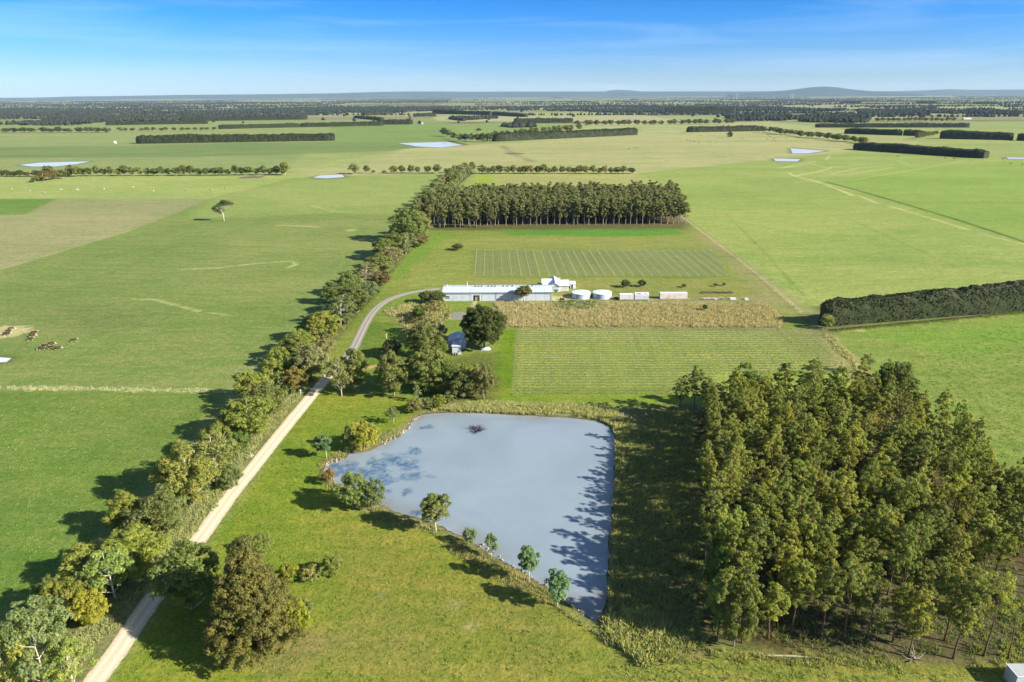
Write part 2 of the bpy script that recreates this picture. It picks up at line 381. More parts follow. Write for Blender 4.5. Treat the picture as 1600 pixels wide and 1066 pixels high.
# road verges
stroke([(80,1110),(215,940),(290,845),(345,775),(400,700),(455,630),(480,605)], (150,144,96), 7, 2, .9, 1.5, .2)
stroke([(100,1120),(232,950),(300,862),(352,790),(408,712),(460,640)], (134,148,66), 2.4, 1, .8, 1, .3)
stroke([(-50,1110),(60,990),(200,850),(290,760),(370,670),(440,590),(520,520),(560,470),(620,400),(660,350)], (112,106,66), 9, 2.5, .9, 2, .15)
stroke([(660,350),(690,310),(715,285),(735,268)], (100,96,62), 11, 2.5, .9, 2, .15)
stroke([(470,610),(530,560),(560,510),(590,470),(640,440)], (138,152,62), 5, 1.5, .6, 1, .2)
stroke([(0,607),(120,608),(240,610),(352,613)], (182,178,124), 1.6, .6, .85, .5, .4)
# fence-line tracks and straw trails
stroke([(1062,336),(1110,372),(1180,425),(1262,496),(1300,528),(1345,574),(1400,630)], (198,180,136), 1.9, .6, .95, .4, .3)
stroke([(200,361),(0,421)], (180,178,128), 3, 1.2, .5, 1, .1)
stroke([(325,311),(200,361)], (172,172,120), 4, 2, .4, 1, .1)
stroke([(0,346),(350,346),(640,341)], (118,140,72), 1.5, 1, .5)
stroke([(0,383),(110,383)], (130,142,88), 1.5, 1, .5)
for pl in ([(0,500),(90,455),(190,420),(300,372),(330,356)], [(160,520),(300,500),(420,505),(470,498)], [(390,330),(470,345),(560,338),(640,330)], [(1130,330),(1200,400),(1262,470)], [(1110,300),(1300,330),(1500,420)], [(20,690),(160,660),(330,640)], [(1400,540),(1500,600),(1590,700)]):
    stroke(pl, (104,132,62), 1.0, .7, .5, 1.2, .1, .4)
ST = (206,196,142)
for pl, w_, a_ in (([(282,421),(340,419),(400,412),(455,408),(464,413),(448,419)], 1.3, .9), ([(208,467),(240,468),(275,477),(312,487)], 1.3, .9), ([(328,489),(354,492)], 1.0, .8),
                   ([(487,322),(520,330),(552,332)], 1.6, .6), ([(1218,263),(1262,257)], 3, .8), ([(1232,270),(1240,275),(1275,283),(1312,297),(1332,306)], 3, .95),
                   ([(1243,275),(1280,268),(1300,262),(1345,263),(1372,260)], 3, .8), ([(1300,272),(1345,262)], 2.5, .7), ([(1295,242),(1322,240)], 3, .7), ([(1290,250),(1296,244)], 3, .8),
                   ([(1310,296),(1362,313)], 2.2, .6), ([(1388,322),(1440,337),(1500,355),(1512,359)], 1.8, .95), ([(1530,365),(1600,382),(1640,390)], 1.6, .7),
                   ([(1330,282),(1400,270),(1450,262),(1512,250)], 3, .4), ([(1240,286),(1256,284)], 2, .7), ([(1300,250),(1400,247),(1440,246)], 3, .5), ([(1590,486),(1640,480)], 2, .6), ([(1262,254),(1290,262),(1340,258)], 2.5, .7), ([(1285,276),(1330,272),(1395,262)], 2.5, .7), ([(1250,280),(1300,290),(1345,300)], 2.2, .6), ([(1330,246),(1400,250),(1420,258)], 2.5, .5), ([(1225,262),(1240,258),(1275,252)], 3, .7), ([(1345,308),(1372,318)], 2.4, .9)):
    stroke(pl, ST, w_*1.25, .8, a_, .9, .25, .3)
stroke([(433,352),(465,353),(497,355)], (198,186,128), 2.6, .8, .9, .8, .2)
for (a, b, r, c) in ((548,360,3.6,(202,186,138)), (612,346,3,(196,180,130)), (1342,516,2.4,(190,184,120)), (5,520,9,(208,190,146)), (610,466,2.2,(170,160,110)), (710,945,.9,(180,165,110)), (595,930,.9,(176,160,105)), (735,980,1,(176,165,108)), (803,240,16,(120,104,80)), (393,277,14,(130,120,95))):
    x, y = G(a, b); w = _win(np.array([[x-r*3, y-r*3], [x+r*3, y+r*3]]), 1); X = GX[w]; Y = GY[w]
    d = np.hypot(X-x, Y-y)-r + (fbm(X*.4, Y*.4)-.5)*r; al = np.clip(.5-d/1.6, 0, 1)[..., None]*.9
    CC[w] = CC[w]*(1-al)+np.array(alb(c))*al
stroke([(1290,284),(1330,295),(1400,315),(1500,345),(1600,378),(1750,420)], (64,84,44), 2.2, .7, .85, .8, .2)
stroke([(785,228),(800,240),(830,252)], (140,130,95), 9, 6, .7, 5, .02)
stroke([(800,240),(870,240)], (150,140,104), 5, 4, .5)
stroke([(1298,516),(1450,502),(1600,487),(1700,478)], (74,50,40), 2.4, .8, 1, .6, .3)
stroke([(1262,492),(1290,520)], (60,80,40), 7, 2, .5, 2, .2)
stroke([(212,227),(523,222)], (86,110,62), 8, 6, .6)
# under the plantation beside the pond
PLANT = [(1078,640),(1400,628),(1640,860),(1760,1000),(1560,1040),(1300,1028),(1102,1010),(1085,820)]
paint([(962,640),(1090,632),(1110,1012),(1100,1030),(948,1000),(956,800)], (132,128,76), 1.5, 1, 1.2, .2)
paint([(1010,640),(1080,634),(1100,900),(1050,960),(1020,800)], (112,126,58), 3, .6, 3, .15)
paint([(940,960),(1010,950),(1080,1010),(1010,1040),(950,1010)], (160,150,96), 1.5, .8, 1.2, .3)
paint(PLANT, (100,88,60), 2.5, 1, 2, .2)
paint([(1380,900),(1700,880),(1760,1030),(1300,1028),(1250,960)], (116,108,70), 3, .8, 2.5, .2)

# the pond hollow and its banks
POND = [(655,648),(680,644),(700,643),(760,645),(830,648),(900,652),(935,657),(953,665),(961,681),(961,720),(959,760),(956,800),(953,850),(950,900),(947,940),(937,973),(915,960),(885,938),(850,915),(820,893),(790,877),(760,862),(735,842),(712,832),(690,822),(657,809),(625,800),(600,790),(560,772),(525,754),(511,741),(505,729),(515,721),(537,716),(545,707),(576,704),(598,692),(620,682),(635,670),(641,660)]
PP = gpoly(POND)
w = _win(PP, 14); X = GX[w]; Y = GY[w]; dj = sdist(PP, X, Y) + (fbm(X*.5, Y*.5)-.5)*1.1
al = np.clip(1-(dj-0.2)/2.0, 0, 1)[..., None]*.85; CC[w] = CC[w]*(1-al)+np.array(alb((150,134,98)))*al
al = np.clip(1-np.abs(dj)/0.9, 0, 1)[..., None]*.8; CC[w] = CC[w]*(1-al)+np.array(alb((96,80,60)))*al
GZ[w] = np.where(dj < 0.35, np.maximum(-1.6, (dj-0.35)*0.55), 0)
def northbank(px, c, width):
    stroke(px, c, width, 1.5, .95, 1.2, .2)
northbank([(655,634),(760,634),(900,637),(960,645),(985,665)], (150,142,92), 5.5)
FARPONDS = [[(30,258),(62,254.6),(142,252.4),(118,257),(84,260.5),(50,260.5)], [(622,224),(700,222),(724,227),(690,231),(650,229)], [(488,278),(500,274.5),(535,273),(538,277),(510,279)],
            [(1235,232),(1290,236),(1262,240),(1238,240)], [(1208,248),(1251,249),(1246,252.5),(1212,252)], [(1572,246),(1604,247),(1602,249),(1576,248.6)], [(-30,556),(18,560),(10,566),(-30,568)]]
for pxs in FARPONDS:
    P = gpoly(pxs); ext = 4 if P[:, 1].min() > 400 else 1.2; w = _win(P, ext*5); X = GX[w]; Y = GY[w]; d = sdist(P, X, Y)
    al = np.clip(1-d/(ext*2.4), 0, 1)[..., None]*.7; CC[w] = CC[w]*(1-al)+np.array(alb((128,112,88)))*al
stroke([(1238,231),(1292,235)], (98,84,60), 6, 3, .9); stroke([(1215,246),(1252,248)], (98,84,60), 5, 3, .9); stroke([(700,220),(728,226)], (84,74,56), 10, 5, .9)
def clampd(X, Y): return 0
def gz(x, y):
    i = min(max(np.searchsorted(YS, y)-1, 0), len(YS)-2); j = min(max(np.searchsorted(XS, x)-1, 0), len(XS)-2)
    return float(GZ[i:i+2, j:j+2].mean())
n_, m_ = SH
idx = np.arange(n_*m_).reshape(SH)
quads = np.stack([idx[:-1, :-1], idx[:-1, 1:], idx[1:, 1:], idx[1:, :-1]], -1).reshape(-1, 4)
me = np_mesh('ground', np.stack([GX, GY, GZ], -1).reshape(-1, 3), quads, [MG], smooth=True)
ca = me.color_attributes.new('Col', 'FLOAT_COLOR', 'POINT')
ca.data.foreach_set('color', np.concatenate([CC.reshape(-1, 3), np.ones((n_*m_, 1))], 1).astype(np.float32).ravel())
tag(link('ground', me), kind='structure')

# water sheets
def water_sheet(name, P, z, m, label=None, shore=True, step=2.0):
    x0, y0 = P.min(0)-3; x1, y1 = P.max(0)+3
    xs = np.arange(x0, x1+step, step); ys = np.arange(y0, y1+step, step); X, Y = np.meshgrid(xs, ys)
    d = sdist(P, X, Y); i = np.arange(X.size).reshape(X.shape)
    q = np.stack([i[:-1, :-1], i[:-1, 1:], i[1:, 1:], i[1:, :-1]], -1).reshape(-1, 4)
    keep = (d.reshape(-1)[q] < 1.2).any(1); q = q[keep]
    me = np_mesh(name, np.stack([X, Y, np.full(X.shape, z)], -1).reshape(-1, 3), q, [m])
    a = me.attributes.new('shore', 'FLOAT', 'POINT')
    sh = np.clip((d+5)/5, 0, 1)*np.clip((fbm(X*.12, Y*.12)-.38)*3, 0, 1)*np.clip((30-X)/25+.15, 0.1, 1) if shore else np.zeros(X.shape)
    a.data.foreach_set('value', (sh*0.8).astype(np.float32).ravel())
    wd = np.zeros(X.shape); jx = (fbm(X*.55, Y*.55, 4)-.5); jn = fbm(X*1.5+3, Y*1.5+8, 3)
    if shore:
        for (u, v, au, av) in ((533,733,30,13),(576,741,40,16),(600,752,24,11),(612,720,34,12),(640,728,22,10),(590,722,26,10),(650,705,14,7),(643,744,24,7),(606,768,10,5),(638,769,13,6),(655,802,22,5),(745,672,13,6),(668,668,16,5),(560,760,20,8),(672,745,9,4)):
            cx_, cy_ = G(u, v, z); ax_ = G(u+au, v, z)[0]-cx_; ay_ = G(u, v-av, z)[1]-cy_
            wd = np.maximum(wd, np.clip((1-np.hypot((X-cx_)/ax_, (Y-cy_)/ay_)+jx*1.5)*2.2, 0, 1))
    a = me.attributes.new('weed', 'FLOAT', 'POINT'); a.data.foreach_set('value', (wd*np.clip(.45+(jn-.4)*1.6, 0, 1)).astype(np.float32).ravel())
    o = link(name, me); tag(o, kind='structure'); return o
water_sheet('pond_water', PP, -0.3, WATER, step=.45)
for pxs in FARPONDS:
    P = gpoly(pxs); me = bpy.data.meshes.new('dam_water'); z = 0.02 + 0.00012*P[:, 1].mean()
    me.from_pydata([(x, y, z) for x, y in P], [], [tuple(range(len(P)))]); me.materials.append(WATERF); tag(link('dam_water', me), kind='structure')

# road ribbon
def ribbon(name, px, width, m, z=0.03, sub=8, jit=0.25, seed=1):
    P = [Vector((*G(u, v), 0)) for u, v in px]; pts = []
    for i in range(len(P)-1):
        p0 = P[max(i-1, 0)]; p1 = P[i]; p2 = P[i+1]; p3 = P[min(i+2, len(P)-1)]
        for k in range(sub):
            t = k/sub; pts.append(0.5*((2*p1)+(p2-p0)*t+(2*p0-5*p1+4*p2-p3)*t*t+(3*p1-p0-3*p2+p3)*t**3))
    pts.append(P[-1]); rnd = random.Random(seed); V = []; Fq = []; UV = []; L = 0; nx = 6
    # resample evenly
    out = [pts[0]]; 
    for p in pts[1:]:
        while (p-out[-1]).length > 1.2: out.append(out[-1]+(p-out[-1]).normalized()*1.2)
    pts = out
    for i, p in enumerate(pts):
        d = (pts[min(i+1, len(pts)-1)]-pts[max(i-1, 0)]).normalized(); nn = Vector((-d.y, d.x, 0))
        wl = width/2+rnd.uniform(-jit, jit); wr = width/2+rnd.uniform(-jit, jit)
        for k in range(nx+1):
            t = k/nx; o = -wl+(wl+wr)*t; q = p+nn*o; V.append((q.x, q.y, z + 0.05*(1-abs(2*t-1)))); UV.append((o, i*1.2))
        if i:
            b = (i-1)*(nx+1)
            for k in range(nx): Fq.append((b+k, b+k+1, b+nx+2+k, b+nx+1+k))
    me = bpy.data.meshes.new(name); me.from_pydata(V, [], Fq); me.materials.append(m)
    uv = me.uv_layers.new(name='UVMap'); li = np.zeros(len(me.loops), dtype=np.int32); me.loops.foreach_get('vertex_index', li)
    uv.data.foreach_set('uv', np.array(UV, dtype=np.float32)[li].ravel())
    me.polygons.foreach_set('use_smooth', [True]*len(me.polygons))
    o = link(name, me); tag(o, kind='structure'); return pts
def road_mat(name, c, track, edge):
    m, nt, b = mat(name, 0.95, 0.1); uv = nd(nt, 'ShaderNodeUVMap'); sp = nd(nt, 'ShaderNodeSeparateXYZ'); nt.links.new(uv.outputs[0], sp.inputs[0])
    ab = nd(nt, 'ShaderNodeMath', operation='ABSOLUTE'); nt.links.new(sp.outputs[0], ab.inputs[0])
    geo = nd(nt, 'ShaderNodeNewGeometry'); n = noise(nt, geo.outputs['Position'], 0.8, 5, 0.65); n2 = noise(nt, geo.outputs['Position'], 5, 4, 0.7)
    w = nd(nt, 'ShaderNodeMath', operation='SUBTRACT'); nt.links.new(ab.outputs[0], w.inputs[0]); w.inputs[1].default_value = 0.8
    w2 = nd(nt, 'ShaderNodeMath', operation='ABSOLUTE'); nt.links.new(w.outputs[0], w2.inputs[0])
    f = mrange(nt, w2.outputs[0], 0.15, 0.55, 1, 0)
    col = mixc_(nt, f, c, track)
    ed = nd(nt, 'ShaderNodeMath', operation='ADD'); nt.links.new(ab.outputs[0], ed.inputs[0])
    nn = nd(nt, 'ShaderNodeMath', operation='MULTIPLY'); nt.links.new(n.outputs[0], nn.inputs[0]); nn.inputs[1].default_value = 1.2; nt.links.new(nn.outputs[0], ed.inputs[1])
    col = mixc_(nt, mrange(nt, ed.outputs[0], 2.2, 2.7, 0, 0.85), col, edge)
    col = mixc_(nt, mrange(nt, n2.outputs[0], 0.3, 0.7, 0, 1), mixc_(nt, 1.0, col, (0.8, 0.8, 0.8), 'MULTIPLY'), mixc_(nt, 1.0, col, (1.12, 1.12, 1.12), 'MULTIPLY'))
    nt.links.new(col, b.inputs['Base Color']); bump(nt, b, n2.outputs[0], 0.3, 0.1)
    return m
ROADM = road_mat('dirt', (0.60, 0.485, 0.345), (0.70, 0.59, 0.44), (0.25, 0.23, 0.11))
DRIVEM = road_mat('grey_gravel', (0.24, 0.22, 0.185), (0.36, 0.33, 0.29), (0.18, 0.19, 0.08))
ribbon('dirt_road', [(100,1130),(147,1066),(185,1015),(225,955),(268,898),(313,840),(360,775),(395,732),(430,688),(465,645),(500,603),(516,584)], 4.0, ROADM, jit=.12)
ribbon('gravel_driveway', [(516,584),(534,566),(552,545),(562,525),(573,503),(584,487),(600,473),(622,463),(650,456),(690,451)], 3.8, DRIVEM, z=0.05, jit=.12)

# ------------------------------------------------------------------ vegetation builders
def leaf_cloud(C, R, n_per, size, rng, squash=0.8, up=0.35, aspect=0.6, fill=0.5):
    """C (k,3) clump centres, R (k,) radii -> quads lying mostly across the outward direction"""
    C = np.asarray(C); R = np.asarray(R); k = len(C)
    n = np.maximum(4, (n_per*(R/R.mean())**2).astype(int)); ci = np.repeat(np.arange(k), n); N = len(ci)
    d = rng.normal(size=(N, 3)); d[:, 2] = np.abs(d[:, 2])*np.where(rng.rand(N) < 0.72, 1, -1); d /= np.linalg.norm(d, axis=1)[:, None]
    r = R[ci]*(fill+(1-fill)*rng.rand(N)**0.5)*(1+0.18*rng.normal(size=N).clip(-1, 1))
    P = C[ci] + d*r[:, None]*np.array([1, 1, squash])
    nrm = d + rng.normal(size=(N, 3))*0.36 + np.array([0, 0, up]); nrm /= np.linalg.norm(nrm, axis=1)[:, None]
    a = np.cross(nrm, rng.normal(size=(N, 3))); a /= np.linalg.norm(a, axis=1)[:, None]; b = np.cross(nrm, a)
    s = size*(0.6+0.8*rng.rand(N))[:, None]
    a = a*s; b = b*s*aspect
    V = np.stack([P-a, P-b*0.9+a*0.1, P+a, P+b*0.9-a*0.1], 1).reshape(-1, 3)
    return V, np.arange(N*4).reshape(-1, 4)
def clumps(n, fn, rng, mind):
    out = []; tries = 0
    while len(out) < n and tries < n*60:
        tries += 1; p = fn()
        if all((p[0]-q[0])**2+(p[1]-q[1])**2+((p[2]-q[2]))**2 > mind*mind for q in out): out.append(p)
    return np.array(out)
def limbs(mb, base_pts, base_rad, targets, rnd, r0, n=5):
    """limbs leave the trunk polyline and reach towards clump centres"""
    for t in targets:
        t = Vector(t); best = None
        zt = t.z - 0.55*math.hypot(t.x, t.y) - 0.6
        k = min(range(len(base_pts)), key=lambda i: abs(base_pts[i].z-zt)); s = base_pts[k]
        mid = s.lerp(t, 0.5) + Vector((rnd.uniform(-.3, .3), rnd.uniform(-.3, .3), rnd.uniform(-.4, .1)))
        rr = min(r0, base_rad[k]*0.7)
        mb.tube([s, mid, t], [rr, rr*0.65, rr*0.2], n, cap=False)
class Proto: pass
def make_tree(seed, h, w, base=0.35, nclump=34, crad=1.1, nleaf=110, leaf=0.3, trunk_r=None, lean=0.05, shape='egg', bark=None, nlimb=12, squash=0.8, forks=1, up=.35, shell=.35):
    rng = np.random.RandomState(seed); rnd = random.Random(seed)
    zb = h*base; zc = (zb+h)/2; hz = (h-zb)/2; hr = w/2
    top = crad*0.7
    def fn():
        while True:
            p = rng.uniform(-1, 1, 3)
            q = np.linalg.norm(p)
            if q > 1 or q < shell: continue
            z = p[2]
            if shape == 'cone':
                t_ = (z+1)/2; a_ = rng.rand()*6.283; pr = min(1, t_*3.5+.55)*(1-.92*t_**1.25)*rng.uniform(.55, 1)
                return np.array([math.cos(a_)*pr*(hr-crad*.5), math.sin(a_)*pr*(hr-crad*.5), zc+z*(hz-top)])
            if shape == 'egg': k = 1-0.25*max(0, z)
            elif shape == 'flat': k = 1+0.15*z if z < .3 else 1
            elif shape == 'cone': k = 1-0.8*((z+1)/2)**1.15
            
            elif shape == 'dome': 
                if z < -0.2 and rng.rand() < .5: continue
                k = 1.0
            elif shape == 'tall': k = (1.0 if z < 0 else 1-0.62*z)*(.75+.25*min(1, (z+1)*2))
            else: k = 1
            return np.array([p[0]*(hr-crad*.7)*k, p[1]*(hr-crad*.7)*k, zc+z*(hz-top)])
    C = clumps(nclump, fn, rng, crad*0.62)
    ax, ay = lean*h*rnd.uniform(-1, 1), lean*h*rnd.uniform(-1, 1)
    C[:, 0] += ax*(C[:, 2]/h); C[:, 1] += ay*(C[:, 2]/h)
    R = crad*(0.7+0.55*rng.rand(len(C)))
    # each clump is a bunch of smaller sprays
    sub = []; sr = []
    for c, r in zip(C, R):
        for _ in range(6):
            d = rng.normal(size=3); d[2] = abs(d[2])*.9-.2; d /= np.linalg.norm(d); sub.append(c+d*r*.62*np.array([1, 1, .9])); sr.append(r*(.3+.28*rng.rand()))
    V, Fq = leaf_cloud(np.array(sub), np.array(sr), nleaf/6, leaf, rng, squash, up)
    p = Proto(); p.crown = np_mesh('crown', V, Fq, [MF])
    tr = trunk_r or h*0.018
    mb = MB(); ptsT = []; nseg = 7
    for i in range(nseg):
        t = i/(nseg-1)*0.88; ptsT.append(Vector((ax*t*t + rnd.uniform(-.1, .1)*(i > 0), ay*t*t + rnd.uniform(-.1, .1)*(i > 0), h*t - (0.3 if i == 0 else 0))))
    rad = [tr*(1.25 if i == 0 else 1)*(1-0.8*i/(nseg-1)) for i in range(nseg)]
    mb.tube(ptsT, rad, 7)
    sel = [C[i] for i in rng.permutation(len(C))[:nlimb]]
    limbs(mb, ptsT, rad, sel, rnd, tr*0.55)
    p.trunk = mb.mesh('trunk', [bark or BARK], True); p.h = h; p.w = w
    return p
LIB = {}
LIB['gum_tall'] = [make_tree(100+i, 17, 6.2+0.5*(i % 3), base=0.24+0.07*(i % 3), nclump=72, crad=.66, nleaf=170, leaf=0.12, shape='tall', bark=BARKR, trunk_r=.17, lean=.05) for i in range(8)]
LIB['gum_open'] = [make_tree(150+i, 17, 7.0, base=0.5, nclump=44, crad=.66, nleaf=120, leaf=0.12, shape='egg', bark=BARKR, trunk_r=.16, lean=.08, nlimb=18) for i in range(5)]
LIB['gum_round'] = [make_tree(200+i, 10, 9.5, base=0.03, nclump=72, crad=1.15, nleaf=210, leaf=0.17, shape='egg', bark=(BARKW if i % 2 else BARK), lean=.05, nlimb=14) for i in range(7)]
LIB['acacia'] = [make_tree(300+i, 7, 8.6, base=0.0, nclump=66, crad=.95, nleaf=190, leaf=0.15, shape='dome', squash=.85, nlimb=6) for i in range(5)]
LIB['shrub'] = [make_tree(400+i, 3, 3.6, base=0.0, nclump=24, crad=.58, nleaf=130, leaf=0.12, shape='dome', nlimb=5, trunk_r=.06) for i in range(4)]
LIB['sapling'] = [make_tree(500+i, 7.5, 4.8, base=0.2, nclump=30, crad=.8, nleaf=190, leaf=0.15, shape='egg', bark=BARKW, trunk_r=.11, nlimb=10) for i in range(5)]
LIB['wispy'] = [make_tree(550+i, 8.5, 7.5, base=0.12, nclump=42, crad=.85, nleaf=110, leaf=0.15, shape='egg', bark=BARKW, trunk_r=.13, lean=.08, nlimb=18) for i in range(4)]
LIB['dense'] = [make_tree(600+i, 14, 16, base=0.03, nclump=190, crad=1.5, nleaf=340, leaf=0.2, shape='dome', trunk_r=.4, shell=.68) for i in range(2)]
LIB['gum_far'] = [make_tree(700+i, 21, 7.0, base=0.22, nclump=44, crad=1.1, nleaf=95, leaf=0.32, shape='egg', bark=BARK, trunk_r=.2, lean=.04, nlimb=5) for i in range(6)]
LIB['round_far'] = [make_tree(750+i, 11, 11, base=0.08, nclump=30, crad=1.7, nleaf=80, leaf=0.45, shape='egg', bark=BARKW, lean=.04, nlimb=3) for i in range(6)]
def lc(c): return (*c, 1.0)
OLIVE = (0.102, 0.112, 0.050); YOLIVE = (0.130, 0.134, 0.048); GREYG = (0.118, 0.132, 0.082); DKG = (0.046, 0.064, 0.030); BLUEG = (0.098, 0.124, 0.088); YEL = (0.155, 0.148, 0.034)
BRG = (0.125, 0.138, 0.045); BROWNO = (0.115, 0.092, 0.040); GREYB = (0.135, 0.125, 0.085); MIDG = (0.082, 0.104, 0.042)
_pick = {}
def tree(kind, x, y, h, w, color, label, cat='tree', name='gum_tree', group=None, rnd=random, single=False):
    L = LIB[kind]; i = _pick.get(kind, 0); _pick[kind] = i+1; p = L[(i*3+i//len(L)) % len(L)]
    s = w/p.w; z = gz(x, y)
    if single: pass
    r = empty(name, (x, y, z-0.05), rnd.uniform(0, 6.28), (s, s, h/p.h)); tag(r, label, cat, group)
    t = link('trunk', p.trunk, r); c = link('crown', p.crown, r)
    j = rnd.uniform(.86, 1.16); c.color = (color[0]*j*rnd.uniform(.93, 1.07), color[1]*j, color[2]*j*rnd.uniform(.9, 1.1), 1)
    return r
def ptree(kind, u, v, vt, wpx, color, label, **k):
    x, y = G(u, v); h = hgt(u, v, vt); w = wid(u, v, wpx)
    return tree(kind, x, y, max(0.8, h), w, color, label, **k)
R = random.Random(11)

ORD = ['zeroth','first','second','third','fourth','fifth','sixth','seventh','eighth','ninth','tenth','eleventh','twelfth','thirteenth','fourteenth','fifteenth','sixteenth','seventeenth','eighteenth','nineteenth']
def nth(n):
    if n < 20: return ORD[n]
    if n >= 100: return 'hundred-and-' + nth(n-100) if n > 100 else 'hundredth'
    t = ['', '', 'twent', 'thirt', 'fort', 'fift', 'sixt', 'sevent', 'eight', 'ninet'][n//10]
    return t+'ieth' if n % 10 == 0 else t+'y-'+ORD[n % 10]
# ---- roadside row, from the picture's lower left corner to the farm
HG = 'trees and bushes of the row left of the dirt road'
NEAR = [
 ('wispy', 22,1092,972,78,(0.15,0.16,0.06),'pale olive wispy gum in the bottom left corner, cut by the edge','gum_tree'),
 ('wispy', 78,1085,955,74,GREYG,'grey-green gum with bare pale limbs, second from the lower left corner','gum_tree'),
 ('wispy', 118,1084,1000,66,(0.14,0.15,0.06),'low pale gum with twiggy white limbs nearest the road at the bottom edge','gum_tree'),
 ('acacia', 70,1003,936,86,BLUEG,'blue-grey domed wattle bush in the lower left, behind the pale gums','wattle_bush'),
 ('acacia', 147,978,925,50,YEL,'small bright yellow-green wattle dome beside the dirt road','wattle_bush'),
 ('acacia', 108,968,902,62,YOLIVE,'yellow-olive bush between the blue-grey dome and the bright yellow one','wattle_bush'),
 ('gum_round', 84,955,900,46,OLIVE,'grey-olive gum on the paddock side of the yellow-olive bush','gum_tree'),
 ('wispy', 181,937,852,72,(0.12,0.15,0.065),'gum with forked white trunks leaning left beside the shaded road verge','gum_tree'),
 ('gum_round', 213,896,824,92,BRG,'bright green gum with a dark brown trunk at the road, below the grey dome','gum_tree'),
 ('gum_round', 140,915,852,66,BRG,'bright green bushy gum on the paddock edge left of the forked white trunks','gum_tree'),
 ('acacia', 246,848,775,80,(0.095,0.1,0.055),'dark grey-olive dome standing above the road bend in the tree row','wattle_bush'),
 ('gum_round', 205,832,766,58,BRG,'light green gum peeping out left of the dark grey-olive dome','gum_tree'),
 ('gum_round', 268,812,754,48,GREYG,'grey-green gum tucked right behind the dark grey-olive dome','gum_tree'),
 ('gum_round', 303,788,688,84,(0.13,0.138,0.055),'big yellow-olive gum with a white trunk, tallest of the row near the road','gum_tree'),
 ('gum_round', 275,760,703,44,YOLIVE,'yellow-topped gum just left of the big white-trunked gum','gum_tree'),
 ('wispy', 340,758,672,74,(0.13,0.14,0.07),'grey-olive wispy gum just above the big white-trunked gum','gum_tree'),
 ('acacia', 362,764,724,34,GREYG,'low grey bush at the road-side foot of the grey-olive wispy gum','wattle_bush'),
 ('gum_round', 345,716,660,54,BRG,'yellow-green gum behind the grey-olive wispy gum','gum_tree'),
 ('acacia', 374,717,672,36,MIDG,'small dark green bush right of the yellow-green gum','wattle_bush'),
 ('gum_round', 392,686,614,76,(0.128,0.136,0.05),'broad yellow-green gum with flat layered crown, midway along the row','gum_tree'),
 ('acacia', 362,668,640,30,BRG,'small green bush on the paddock side of the broad layered gum','wattle_bush'),
 ('acacia', 415,652,596,64,OLIVE,'rounded olive dome bush above the broad layered gum','wattle_bush'),
 ('acacia', 398,628,578,52,YOLIVE,'yellowish dome bush behind the rounded olive dome','wattle_bush'),
 ('gum_round', 465,612,572,36,(0.16,0.125,0.06),'brownish bushy gum by the road where the road goes into shade','gum_tree'),
 ('acacia', 444,612,583,28,GREYG,'narrow grey bush left of the brownish gum','wattle_bush'),
 ('acacia', 463,590,552,38,MIDG,'dark green dome just behind the brownish gum','wattle_bush'),
 ('gum_round', 427,596,556,34,YOLIVE,'small yellow-olive gum on the paddock edge above the yellowish dome','gum_tree'),
 ('acacia', 438,572,540,32,BRG,'bright dome bush on the paddock edge, beside the dark green dome','wattle_bush'),
 ('gum_round', 487,592,536,48,GREYB,'grey-brown gum on the road side opposite the thin leaning tree','gum_tree'),
 ('gum_round', 459,562,520,42,OLIVE,'olive gum midway between the bright dome and the tall paddock-edge crowns','gum_tree'),
 ('acacia', 472,550,514,38,BRG,'fresh green dome below the broad pale-yellow gum','wattle_bush'),
 ('gum_round', 507,534,484,54,YOLIVE,'broad pale-yellow gum beside the start of the grey driveway','gum_tree'),
 ('gum_round', 481,530,498,34,MIDG,'dark green gum on the paddock side of the broad pale-yellow gum','gum_tree'),
 ('wispy', 513,562,526,34,GREYB,'thin grey-brown tree at the foot of the broad pale-yellow gum','gum_tree'),
 ('wispy', 498,575,545,30,GREYB,'twiggy grey tree above the road where it darkens','gum_tree'),
 ('wispy', 533,508,458,42,GREYG,'grey-green wispy gum left of the driveway bend','gum_tree'),
 ('gum_round', 552,492,446,54,OLIVE,'olive gum at the outer side of the driveway bend','gum_tree'),
 ('gum_round', 522,474,438,34,MIDG,'dark gum on the paddock edge left of the driveway bend','gum_tree'),
 ('gum_round', 572,478,436,42,GREYG,'grey-green gum above the driveway bend','gum_tree'),
 ('gum_round', 548,462,422,36,OLIVE,'olive gum on the paddock edge above the driveway bend','gum_tree'),
 ('wispy', 572,448,408,42,GREYB,'brown-grey gum with bare limbs up the row from the driveway bend','gum_tree'),
 ('acacia', 597,447,425,26,(0.10,0.07,0.045),'low brown bush on the lawn side of the row near the driveway','wattle_bush'),
 ('gum_round', 592,432,396,46,OLIVE,'olive gum upslope of the brown-grey gum','gum_tree'),
 ('wispy', 612,420,382,40,GREYB,'pale-limbed grey gum on the lawn side of the row','gum_tree'),
 ('gum_round', 598,405,370,36,MIDG,'dark gum on the paddock edge of the upper row','gum_tree'),
 ('gum_round', 615,398,360,40,OLIVE,'olive gum in the upper row with white forked limbs','gum_tree'),
 ('wispy', 634,398,362,34,GREYG,'grey-green gum on the lawn side of the upper row','gum_tree'),
 ('gum_round', 628,374,344,36,GREYG,'grey gum just below the big rounded end gum','gum_tree'),
 ('gum_round', 640,377,324,54,OLIVE,'big rounded gum at the bare dirt patch, upper end of the row','gum_tree'),
 ('gum_round', 658,368,328,34,GREYB,'greyish gum between the big rounded gum and the far plantation','gum_tree'),
 ('acacia', 655,386,364,30,(0.12,0.10,0.06),'low brown-tinged bush at the lawn corner below the far plantation','wattle_bush')]
